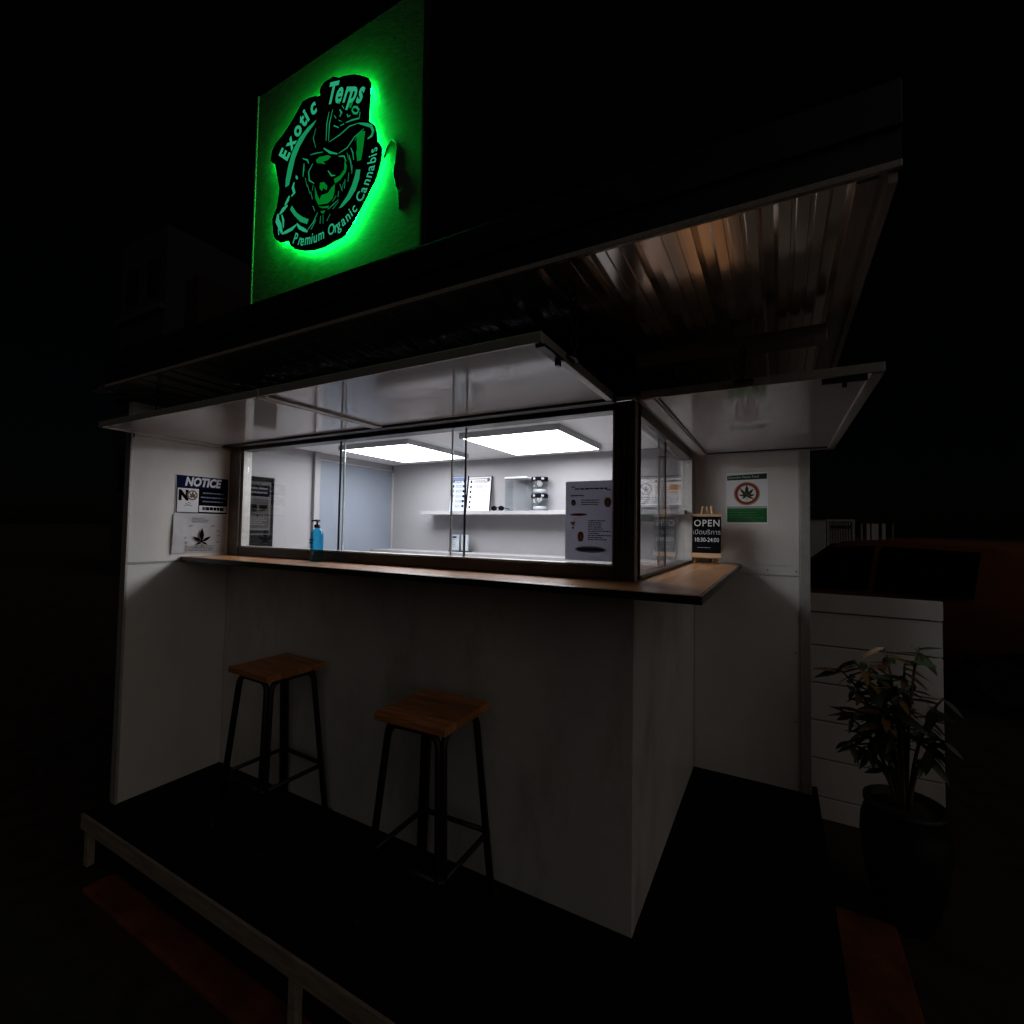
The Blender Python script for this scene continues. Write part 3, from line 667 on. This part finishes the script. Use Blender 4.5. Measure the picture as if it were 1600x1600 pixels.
F.build(T, {'paper': M['posterwhite'], 'dgreen': M['dgreen'], 'green': M['green'], 'pale': M['mint'], 'palegreen': M['palegreen'], 'red': M['red'], 'leaf': M['dgreen'], 'halo': M['skin']}, {'paper': 'sheet'})

# dark framed menu inside on the left wall
T = thing('framed_menu', 'black framed menu board inside the window beside the left jamb', 'menu', (XL, .19, 1.36))
F = Flat((XL+.016, .075, 1.352), (0, 1, 0), (0, 0, 1), (1, 0, 0))
F.rect('ink', 0, .225, 0, .478, 0, .016); F.rect('grey', .022, .200, .085, .445, 1); F.rect('ink', .030, .192, .345, .425, 2); F.rect('ink', .028, .195, .092, .115, 2)
F.rect('tan', .032, .190, .130, .325, 2)
F.lines('greyink', .045, .178, .405, 2, .028, .013, 3, mn=.8)
F.rect('ink', .045, .100, .245, .290, 3); F.rect('ink', .118, .175, .248, .288, 3); F.lines('ink', .045, .1, .240, 2, .012, .006, 3); F.disc('ink', .108, .215, .008, .011, 3)
F.lines('orange', .045, .18, .2, 4, .014, .006, 3)
F.build(T, {'ink': M['ink'], 'grey': M['menugrey'], 'tan': M['menudark'], 'greyink': M['greyink'], 'orange': M['greyink']}, {'ink': 'frame'})

# instruction sheet taped inside the front glass
T = thing('instruction_sheet', 'grey instruction sheet with small pictures taped inside the glass by the corner post', 'notice', (-.19, .05, 1.385))
F = Flat((-.302, .0455, 1.378), (1, 0, 0), (0, 0, 1), (0, -1, 0), .0004)
F.rect('sheet', 0, .212, 0, .326, 0, .0008)
F.lines('ink', .025, .05, .305, 1, .01, .005, 1); F.lines('ink', .040, .185, .297, 1, .01, .007, 1, mn=.95); F.lines('ink', .175, .195, .290, 1, .01, .005, 1)
F.lines('brn', .022, .080, .270, 1, .01, .007, 1, mn=1)
F.disc('ink', .035, .237, .010, .013, 1); F.disc('skin', .035, .234, .0055, .008, 2)
F.lines('ink', .070, .150, .249, 3, .009, .004, 1, mn=.7)
F.disc('skin', .182, .238, .016, .020, 1); F.disc('brn', .182, .238, .009, .012, 2); F.disc('skin', .182, .236, .006, .010, 3)
F.disc('brn', .058, .188, .038, .0055, 1)
F.poly('orange', [(.022, .155), (.045, .160), (.040, .140), (.028, .146)], 1); F.disc('ink', .034, .133, .005, .004, 1)
F.disc('skin', .068, .098, .014, .022, 1); F.rect('brn', .060, .077, .080, .116, 2); F.rect('skin', .064, .073, .084, .108, 3)
F.lines('ink', .100, .200, .165, 10, .0085, .0042, 1, mn=.45)
F.disc('bluepr', .110, .046, .066, .013, 1); F.lines('ink', .058, .165, .049, 1, .01, .006, 2, mn=1)
F.build(T, {'sheet': M['thinpaper'], 'ink': M['ink'], 'brn': M['red'], 'skin': M['skin'], 'orange': M['orange'], 'bluepr': M['bluepr']}, {'sheet': 'sheet'})

# framed notice on the back wall, seen through the side window
T = thing('framed_notice', 'white framed notice with orange table inside, seen through the side window', 'notice', (-.24, 1.487, 1.66))
F = Flat((-.415, 1.474, 1.665), (1, 0, 0), (0, 0, 1), (0, -1, 0))
F.rect('frame', 0, .372, 0, .212, 0, .012); F.rect('ink', 0, .372, .205, .2125, .5, .005); F.rect('greyink', .010, .362, .010, .198, 1); F.rect('paper', .014, .358, .014, .194, 2)
F.ring('greyink', .105, .125, .034, .040, 3); F.leaf('greyink', .105, .116, .036, 3, n=5)
F.lines('greyink', .165, .345, .180, 1, .01, .012, 3, mn=.95)
F.rect('orange', .165, .345, .085, .150, 3)
for v in (.088, .105, .122, .139): F.rect('paper', .168, .342, v, v+.008, 4)
F.rect('brown2', .262, .335, .118, .148, 5); F.lines('greyink', .06, .345, .070, 4, .013, .005, 3, mn=.7)
F.build(T, {'frame': M['inner'], 'ink': M['ink'], 'greyink': M['greyink'], 'paper': M['paper'], 'orange': M['skin'], 'brown2': M['orange']}, {'frame': 'frame'})

# two price boards leaning on the shelf
for lab, x0, x1, hh, key in (('bluish menu card leaning on the shelf, behind the overlapping panes', -1.935, -1.765, .300, 'b'), ('white icon menu card leaning on the shelf, nearer the jars', -1.758, -1.535, .290, 'w')):
    T = thing('menu_card', lab, 'menu', ((x0+x1)/2, 1.44, 1.641), 'menu cards on the shelf')
    F = Flat((x0, 1.435, 1.641), (1, 0, 0), (0, .12, 1), (0, -1, .12))
    wd = x1-x0
    F.rect('ink', 0, wd, 0, hh, 0, .006); F.rect('paper', .004, wd-.006, .006, hh-.004, 1)
    for k in range(6):
        v = hh-.055-k*.042
        F.disc('ink', .028, v+.012, .009, .012, 2); F.lines('greyink', .055, wd-.02, v+.022, 3, .009, .004, 2, mn=.5)
        if key == 'b': F.disc('ink', wd-.035, v+.01, .010, .012, 2.5)
    if key == 'w': F.disc('greyink', wd-.03, hh-.03, .014, .016, 2.5); F.rect('ink', .004, wd-.04, hh-.022, hh-.018, 2)
    else: F.rect('bluepr', .006, wd-.008, hh-.04, hh-.01, 1.5)
    F.build(T, {'ink': M['ink'], 'paper': M['paper'] if key == 'w' else mat('pale_blue_card', (.5, .54, .64), .5), 'greyink': M['greyink'], 'bluepr': M['bluepr']}, {'ink': 'frame', 'paper': 'card'})

# leaflet holders on the bench
for lab, x0, x1, h in (('clear leaflet holder with white sheets on the back bench, dark title block', -1.895, -1.795, .150), ('narrow clear leaflet holder on the back bench, farther from the door', -1.785, -1.705, .150)):
    T = thing('leaflet_holder', lab, 'leaflet holder', ((x0+x1)/2, 1.42, 1.313), 'leaflet holders on the bench')
    box('stand_base', (x0, x1, 1.385, 1.46, 1.3125, 1.322), M['blackedge'], T)
    box('holder_front', (x0, x1, 1.395, 1.398, 1.3225, 1.313+h), M['acrylic'], T)
    F = Flat((x0, 1.4035, 1.3225), (1, 0, 0), (0, 0, 1), (0, -1, 0)); wd = x1-x0
    F.rect('paper', .006, wd-.006, 0, h-.022, 0, .003); F.lines('greyink', .02, wd-.03, h-.06, 5, .014, .004, 1); F.rect('ink', .025, wd-.03, h-.05, h-.034, 1)
    F.build(T, {'paper': M['paper'], 'greyink': M['greyink'], 'ink': M['navy']}, {'paper': 'leaflets'})
    box('holder_rim', (x0, x1, 1.392, 1.40, 1.3135+h, 1.3175+h), M['greyink'], T)

# stacked clear jars and the acrylic case
for k, (lab, z) in enumerate((('clear jar with checkered black lid, topmost of the stack on the shelf', 1.7665), ('clear jar with checkered black lid, lower of the stack on the shelf', 1.6405))):
    T = thing('storage_jar', lab, 'jar', (-1.075, 1.40, z), 'clear jars stacked on the shelf')
    lathe('jar_body', [(.058, 0), (.060, .004), (.060, .094), (.056, .0985)], (-1.075, 1.40, z), M['acrylic'], T, 24)
    lathe('jar_contents', [(.05, .004), (.05, .03), (.046, .034)], (-1.075, 1.40, z), M['greypaper'], T, 16)
    ld = lathe('lid', [(.063, .099), (.064, .102), (.064, .122), (.060, .1255)], (-1.075, 1.40, z), M['ink'], T, 24)
    bm = bmesh.new()
    for j in range(6):
        a = j*math.tau/6 + .1; a2 = a + .30
        v = [bm.verts.new((-1.075+.0646*math.cos(t), 1.40+.0646*math.sin(t), zz)) for t, zz in ((a, z+.104), (a2, z+.104), (a2, z+.120), (a, z+.120))]; bm.faces.new(v)
    link('lid_label', bm, M['greypaper'], ld)
T = thing('acrylic_case', 'clear acrylic display case with white rim beside the stacked jars', 'case', (-1.26, 1.40, 1.6405))
for d in ((-1.34, -1.335, 1.34, 1.46), (-1.165, -1.16, 1.34, 1.46)): box('case_side', (*d, 1.641, 1.885), M['acrylic'], T)
box('case_front', (-1.3345, -1.1655, 1.34, 1.344, 1.641, 1.885), M['acrylic'], T)
box('case_rim', (-1.343, -1.157, 1.335, 1.465, 1.8855, 1.897), M['white'], T, .002)
box('case_floor', (-1.3345, -1.1655, 1.3445, 1.46, 1.641, 1.646), M['acrylic'], T)
T = thing('sunglasses', 'small dark pair of glasses lying on the shelf', 'glasses', (-1.40, 1.34, 1.6405))
bm = bmesh.new()
for s in (-1, 1):
    pts = [(-1.40+s*.032+.024*math.cos(t), 1.335, 1.6605+.016*math.sin(t)) for t in [math.tau*k/14 for k in range(15)]]; add_tube(bm, pts, .0035, 6, cap=False)
    add_tube(bm, [(-1.40+s*.056, 1.336, 1.664), (-1.40+s*.058, 1.40, 1.660), (-1.40+s*.05, 1.44, 1.645)], .003, 6)
add_tube(bm, [(-1.41, 1.335, 1.664), (-1.40, 1.334, 1.667), (-1.39, 1.335, 1.664)], .003, 6)
link('spectacle_frame', bm, M['ink'], T, smooth=True)
for s in (-1, 1):
    bm = bmesh.new(); bmesh.ops.create_circle(bm, cap_ends=True, segments=14, radius=.022, matrix=Matrix.Translation((-1.40+s*.032, 1.335, 1.6605)) @ Matrix.Rotation(R(90), 4, 'X') @ Matrix.Diagonal((1, .66, 1, 1)))
    link('lens', bm, M['ink'], T)

# ------------------------------------------------------------------ pump bottle on the counter
bx, by, bz = -1.700, -.060, 1.3105
T = thing('pump_bottle', 'pump bottle of bright blue hand gel standing on the counter', 'bottle', (bx, by, bz))
mb = bpy.data.materials.new('blue_gel'); mb.use_nodes = True; n_ = mb.node_tree; n_.nodes.clear(); L_ = n_.links.new
o_ = n_.nodes.new('ShaderNodeOutputMaterial'); p_ = n_.nodes.new('ShaderNodeBsdfPrincipled'); p_.inputs['Base Color'].default_value = (.010, .33, .55, 1); p_.inputs['Roughness'].default_value = .12
tl = n_.nodes.new('ShaderNodeBsdfTranslucent'); tl.inputs[0].default_value = (.015, .50, .78, 1); mx_ = n_.nodes.new('ShaderNodeMixShader'); mx_.inputs[0].default_value = .55
tn = n_.nodes.new('ShaderNodeTexNoise'); tn.inputs['Scale'].default_value = 30; mr_ = n_.nodes.new('ShaderNodeMapRange'); mr_.inputs['To Min'].default_value = .6; mr_.inputs['To Max'].default_value = .85
L_(tn.outputs['Fac'], mr_.inputs['Value']); L_(mr_.outputs[0], mx_.inputs[0])
L_(p_.outputs[0], mx_.inputs[1]); L_(tl.outputs[0], mx_.inputs[2]); L_(mx_.outputs[0], o_.inputs[0])
lathe('bottle_body', [(.034, 0), (.038, .004), (.0385, .12), (.037, .150), (.030, .166), (.016, .174), (.013, .180)], (bx, by, bz), glass_mat('blue_gel_bottle', (.20, .66, .86), 1.4, .05), T, 28, squash=(1, .78))
F = Flat((bx-.022, by-.0315, bz+.03), (1, 0, 0), (0, 0, 1), (0, -1, 0))
F.lines('navy', .002, .042, .092, 2, .016, .010, 1, mn=.8); F.lines('navy', .016, .042, .055, 5, .009, .004, 1); F.disc('pale', .030, .018, .009, .012, 1)
F.build(T, {'navy': M['navy'], 'pale': mat('pale_blue_print', (.25, .5, .7), .4)}, {'navy': 'label_print', 'pale': 'label_print'})
pc = lathe('pump_collar', [(.0145, .1805), (.0155, .183), (.0155, .198), (.012, .200), (.006, .2005), (.006, .215)], (bx, by, bz), M['black'], T, 18)
bm = bmesh.new(); add_box(bm, bx-.011, bx+.011, by-.011, by+.011, bz+.2155, bz+.226, .003); add_tube(bm, [(bx-.008, by, bz+.222), (bx-.03, by-.006, bz+.221), (bx-.036, by-.007, bz+.214)], .0042, 8)
link('pump_nozzle', bm, M['black'], T)

# ------------------------------------------------------------------ OPEN easel board
T = thing('easel_sign', 'small black OPEN chalkboard easel with wooden rails on the counter end', 'sign', (.10, 1.38, 1.3105))
ex, ey = .092, 1.385
tl_ = .13      # lean
F = Flat((ex-.082, ey-.055, 1.375), (1, 0, 0), (0, tl_, 1), (0, -1, tl_))
F.rect('board', 0, .164, 0, .225, 0, .006)
F.text('chalk', 'OPEN', .058, .082, .166, 1, align='CENTER', bold=.0006, space=1.15, sx=.92)
F.text('chalkd', 'เปิดบริการ', .040, .082, .116, 1, align='CENTER', sx=1.0)
F.text('chalk', '10:30-24:00', .036, .082, .070, 1, align='CENTER', bold=.0002, sx=.84)
F.lines('chalkd', .03, .14, .035, 1, .01, .003, 1)
F.build(T, {'board': M['board'], 'chalk': M['chalk'], 'chalkd': M['greypaper']}, {'board': 'chalk_board'})
def rail(nm, u0, u1, v0, v1, th, h=.004):
    F2 = Flat((ex-.082, ey-.055, 1.375), (1, 0, 0), (0, tl_, 1), (0, -1, tl_)); F2.rect('p', u0, u1, v0, v1, h/.0005, th); F2.build(T, {'p': M['pine']}, {'p': nm})
rail('rail', -.008, .172, .2255, .243, .012); rail('rail', -.004, .168, -.024, -.0005, .016, .006); rail('ledge', .0, .164, -.030, -.0245, .02, .012)
for u in (.010, .150):
    tube('easel_leg', [(ex-.082+u*.9+.008, ey-.055+.012-.008, 1.3105), (ex-.082+u*.35+.053, ey-.055+.012+.3*tl_, 1.665)], .0075, M['pine'], T, 8)
tube('rear_leg', [(ex+.01, ey+.095, 1.3105), (ex-.002, ey-.002, 1.662)], .007, M['pine'], T, 8)
CAR_LOC, CAR_RZ, CAR_S = (1.84, 6.32, -.27), math.radians(145), 1.05

# ------------------------------------------------------------------ board partition beyond the kiosk wall
T = thing('board_partition', 'low white horizontal-board partition behind the potted plant', 'partition', (.88, 1.82, -.27))
zb = [(1.016, 1.125), (.806, 1.008), (.572, .798), (.338, .564), (.104, .330), (-.13, .096), (-.27, -.138)]
for k, (a, b) in enumerate(zb):
    yy = 1.80 - (.012 if k == 0 else 0)
    box('board', (.650, 1.300, yy+.002*(k % 2), 1.835, a, b), M['panel'], T, .004)
box('post', (.640, .690, 1.836, 1.88, -.27, 1.12), M['panel'], T); box('post', (1.255, 1.30, 1.836, 1.88, -.27, 1.12), M['panel'], T)

# ------------------------------------------------------------------ potted plant
M['leaf'] = mat('dark_glossy_leaf', (.035, .060, .022), .35, var=.5, vscale=14)
M['dryleaf'] = mat('yellowed_leaf', (.24, .135, .05), .5, var=.4, vscale=14)  # warm lamplight on the leaf tops put into the colour
M['stem'] = mat('woody_stem', (.12, .08, .05), .8, var=.3, vscale=20, bump=.4)
M['pot'] = mat('dark_glazed_pot', (.008, .006, .005), .5, var=.4, vscale=8)
M['pottsoil'] = mat('pot_soil', (.03, .02, .014), .95, var=.4, vscale=30, bump=.6)
px, py = .985, 1.06
T = thing('potted_plant', 'leafy plant with drooping dark leaves in a dark round pot beside the kiosk', 'plant', (px, py, -.27))
lathe('pot', [(.095, 0), (.105, .01), (.150, .18), (.172, .36), (.168, .44), (.150, .50), (.158, .515), (.158, .535), (.142, .535), (.138, .50)], (px, py, -.268), M['pot'], T, 32)
lathe('soil', [(.136, .485), (.134, .502), (.06, .512)], (px, py, -.268), M['pottsoil'], T, 20)
rnd = random.Random(21)
bm = bmesh.new()
NS = 9; grid = []
for i in range(NS+1):
    t = i/NS; wdt = .5*math.sin(math.pi*min(1, t*.96+.04))**.8*(1-.35*t); z = -.22*t*t
    grid.append([bm.verts.new((t, s*wdt*.36, z + .05*abs(s)*(1-t))) for s in (-1, 0, 1)])
for A, B in zip(grid, grid[1:]):
    for k in range(2): bm.faces.new((A[k], B[k], B[k+1], A[k+1]))
lo = link('leaf', bm, M['leaf'], T, smooth=True, local=True); leaf_me = lo.data; bpy.data.objects.remove(lo)
lamplit_me = leaf_me.copy(); lamplit_me.materials.clear(); lamplit_me.materials.append(M['dryleaf'])
base = Vector((px, py, .235)); rl = Vector((px, py, -.27))
def put_leaf(p, d, ln, lamplit):
    o = bpy.data.objects.new('leaf', lamplit_me if lamplit else leaf_me); COL.objects.link(o); o.parent = T
    q = d.to_track_quat('X', 'Z'); o.rotation_mode = 'QUATERNION'
    from mathutils import Quaternion
    o.rotation_quaternion = q @ Quaternion((1, 0, 0), rnd.uniform(-.7, .7)); o.location = p - rl; o.scale = (ln, ln*rnd.uniform(.8, 1.1), ln)
stems = [(-.20, -.10, .70), (-.12, .02, .66), (-.22, -.06, .30), (-.10, -.12, .48), (.05, -.05, .78), (.02, .08, .66), (.15, .02, .55), (-.24, .0, .62), (-.06, .06, .74), (-.27, -.08, .46), (-.17, .05, .42), (.12, -.12, .40), (-.05, -.15, .62), (-.21, -.02, .55)]
for sx, sy, szz in stems:
    p0 = base + Vector((sx*.12, sy*.12, 0)); p2 = base + Vector((sx, sy, szz-.02)); p1 = base + Vector((sx*.25, sy*.25, szz*.7))
    pts = [p0*(1-t)**2 + p1*2*t*(1-t) + p2*t*t for t in [k/8 for k in range(9)]]
    tube('stem', pts, .006, M['stem'], T, 6, radii=[.009-.0006*k for k in range(9)])
    for j in range(20):
        t = rnd.uniform(.45, 1.0); p = p0*(1-t)**2 + p1*2*t*(1-t) + p2*t*t
        a = rnd.uniform(0, math.tau); d = Vector((math.cos(a), math.sin(a), rnd.uniform(-.75, .35))).normalized()
        put_leaf(p, d, rnd.uniform(.075, .135), t > .7 and rnd.random() < .4 and szz > .45)  # some upper leaves of the taller stems get the lamplit colour

# ------------------------------------------------------------------ parked car beyond
M['carpaint'] = mat('orange_brown_car_paint', (.36, .13, .06), .22, metal=.2, var=.1, vscale=8)
M['carglass'] = mat('dark_car_glass', (.006, .006, .007), .06, spec=.6)
M['tyre'] = mat('tyre_rubber', (.012, .012, .012), .8)
C = thing('parked_car', 'orange-brown car parked in the dark beyond the partition', 'car', CAR_LOC, rz=CAR_RZ); C.scale = (CAR_S,)*3
st = [  # x, half width low, half width belt, z low, z belt, z top, half width top
 (-2.10, .70, .74, .42, .78, .84, .62), (-1.95, .84, .86, .30, .98, 1.08, .66), (-1.70, .88, .90, .24, 1.02, 1.48, .64), (-1.2, .90, .91, .24, 1.02, 1.61, .66), (-.3, .90, .91, .24, 1.00, 1.65, .67), (.3, .90, .91, .24, .98, 1.60, .66),
 (.62, .90, .91, .24, .97, 1.42, .66), (1.10, .90, .91, .24, .96, 1.03, .70), (1.6, .88, .88, .26, .90, .95, .66), (1.98, .80, .80, .34, .74, .82, .60), (2.10, .62, .64, .44, .62, .70, .46)]
bm = bmesh.new(); rings = []
for x, wl, wb, zl, zbt, zt, wt in st:
    half = [(0, zl), (wl*.7, zl), (wl, zl+.10), (wb, (zl+zbt)/2), (wb-.01, zbt-.02), (wb-.05, zbt+.015), (wt+.02, zt-.05), (wt-.07, zt), (0, zt+.02)]
    rings.append([bm.verts.new((x, y, z)) for y, z in half] + [bm.verts.new((x, -y, z)) for y, z in half[-2:0:-1]])
for A, B in zip(rings, rings[1:]):
    n_r = len(A)
    for k in range(n_r): bm.faces.new((A[k], A[(k+1) % n_r], B[(k+1) % n_r], B[k]))
bm.faces.new(rings[0]); bm.faces.new(rings[-1])
link('body', bm, M['carpaint'], C, smooth=True, local=True)
def quad(nm, pts, mt):
    bm = bmesh.new(); bm.faces.new([bm.verts.new(p) for p in pts]); r_ = bmesh.ops.solidify(bm, geom=bm.faces[:], thickness=.008); return link(nm, bm, M[mt], C, local=True)
for s in (-1, 1):
    quad('side_window', [(.98, s*.868, 1.02), (-.15, s*.880, 1.045), (-.15, s*.715, 1.56), (.34, s*.715, 1.53)], 'carglass')
    quad('side_window', [(-.22, s*.880, 1.045), (-1.1, s*.880, 1.06), (-1.1, s*.712, 1.53), (-.22, s*.717, 1.56)], 'carglass')
    bm = bmesh.new(); bmesh.ops.create_uvsphere(bm, u_segments=14, v_segments=8, radius=1, matrix=Matrix.Translation((.80, s*1.0, 1.06)) @ Matrix.Diagonal((.07, .11, .075, 1))); mi = link('door_mirror', bm, M['carpaint'], C, smooth=True, local=True)
    quad('headlight', [(2.02, s*.74, .66), (1.80, s*.862, .70), (1.74, s*.862, .80), (1.98, s*.70, .76)], 'white')
    bm = bmesh.new(); add_box(bm, .05, .25, s*.925-.008, s*.925+.008, .90, .925, .003); link('door_handle', bm, M['steel'], C, local=True)
    for x in (1.32, -1.32):
        Wl = thing('wheel'); Wl.parent = C; Wl.location = (x, s*.80, .33)
        bm = bmesh.new(); bmesh.ops.create_cone(bm, cap_ends=True, segments=28, radius1=.33, radius2=.33, depth=.21, matrix=Matrix.Rotation(R(90), 4, 'X')); link('tyre', bm, M['tyre'], Wl, local=True)
        bm = bmesh.new(); bmesh.ops.create_cone(bm, cap_ends=True, segments=20, radius1=.21, radius2=.21, depth=.225, matrix=Matrix.Rotation(R(90), 4, 'X')); link('rim', bm, M['steel'], Wl, local=True)
quad('windscreen', [(1.06, -.70, 1.055), (1.06, .70, 1.055), (.42, .60, 1.575), (.42, -.60, 1.575)], 'carglass')
quad('rear_window', [(-1.93, -.62, 1.13), (-1.93, .62, 1.13), (-1.72, .56, 1.47), (-1.72, -.56, 1.47)], 'carglass')

# ------------------------------------------------------------------ wall and iron gate beyond the car
T = thing('boundary_wall', 'pale plastered wall section beyond the parked car', 'wall', (.7, 9.1, -.27))
box('wall_block', (.10, 1.27, 9.0, 9.18, -.28, 1.79), mat('pale_plaster', (.62, .63, .66), .8, var=.2, vscale=3, bump=.3, bscale=12), T, .01)
box('coping', (.08, 1.285, 8.97, 9.2, 1.7905, 1.84), M['black'], T)
T = thing('iron_gate', 'pale barred iron gate with scroll band beyond the parked car', 'gate', (1.5, 9.0, -.27))
M['gatepaint'] = mat('cream_gate_paint', (.55, .54, .50), .5, var=.2, vscale=9)
for x in (1.305, 1.70): box('gate_stile', (x-.02, x+.02, 9.0, 9.04, -.22, 1.79), M['gatepaint'], T)
for z in (-.15, 1.30, 1.77): box('gate_rail', (1.326, 1.679, 9.0, 9.035, z-.018, z+.018), M['gatepaint'], T)
for k in range(8): box('gate_bar', (1.355+k*.041-.008, 1.355+k*.041+.008, 9.008, 9.024, -.131, 1.751), M['gatepaint'], T)
bm = bmesh.new()
for s in range(4):
    cxx = 1.38 + s*.08; add_tube(bm, [(cxx+.032*math.cos(t), 9.0, 1.65+.022*math.sin(t)) for t in [math.tau*k/12 for k in range(13)]], .008, 6, cap=False)
link('scroll_band', bm, M['black'], T)
box('gate_backing', (1.326, 1.679, 9.042, 9.05, -.13, 1.78), M['gatepaint'], T)
for k, (x, wdt, mt) in enumerate(((1.84, .03, 'greypaper'), (1.94, .05, 'panel'), (2.04, .10, 'panel'), (2.17, .05, 'panel'), (2.30, .03, 'steel'))):
    T = thing('steel_post', ('thin grey post just past the gate', 'narrow white post, second past the gate', 'broad white post, third past the gate', 'white post, fourth past the gate', 'thin dull steel post farthest from the gate')[k], 'post', (x, 9.2, -.27), 'posts beyond the gate')
    box('shaft', (x-wdt/2, x+wdt/2, 9.15, 9.15+wdt, -.27, 1.72), M[mt], T, .004); box('cap', (x-wdt/2-.006, x+wdt/2+.006, 9.144, 9.156+wdt, 1.7205, 1.735), M['black'], T)

# ------------------------------------------------------------------ dark building far left
T = thing('apartment_building', 'dark building standing in the night behind the kiosk roof', 'building', (-18.2, 8, -.27))
M['farwall'] = mat('dark_far_render', (.022, .022, .032), .9, var=.3, vscale=1)
M['farledge'] = mat('far_ledge', (.045, .045, .05), .9, var=.2, vscale=1)
M['farbrick'] = mat('dark_far_brick', (.02, .007, .004), .9, var=.3, vscale=1)
box('wall', (-19.7, -16.75, 6, 10, -.27, 11.2), M['farwall'], T)
for z in (5.0, 5.75, 8.4): box('floor_ledge', (-19.75, -16.72, 5.85, 5.999, z, z+.16), M['farledge'], T)
box('side_wing', (-16.70, -16.0, 6.6, 10, -.27, 9.6), M['farbrick'], T)
for z in (2.6, 6.4, 9.0):
    for x in (-18.9, -17.5):
        o = box('window', (x-.4, x+.4, 5.985, 6.05, z, z+1.2), M['carglass'], T)
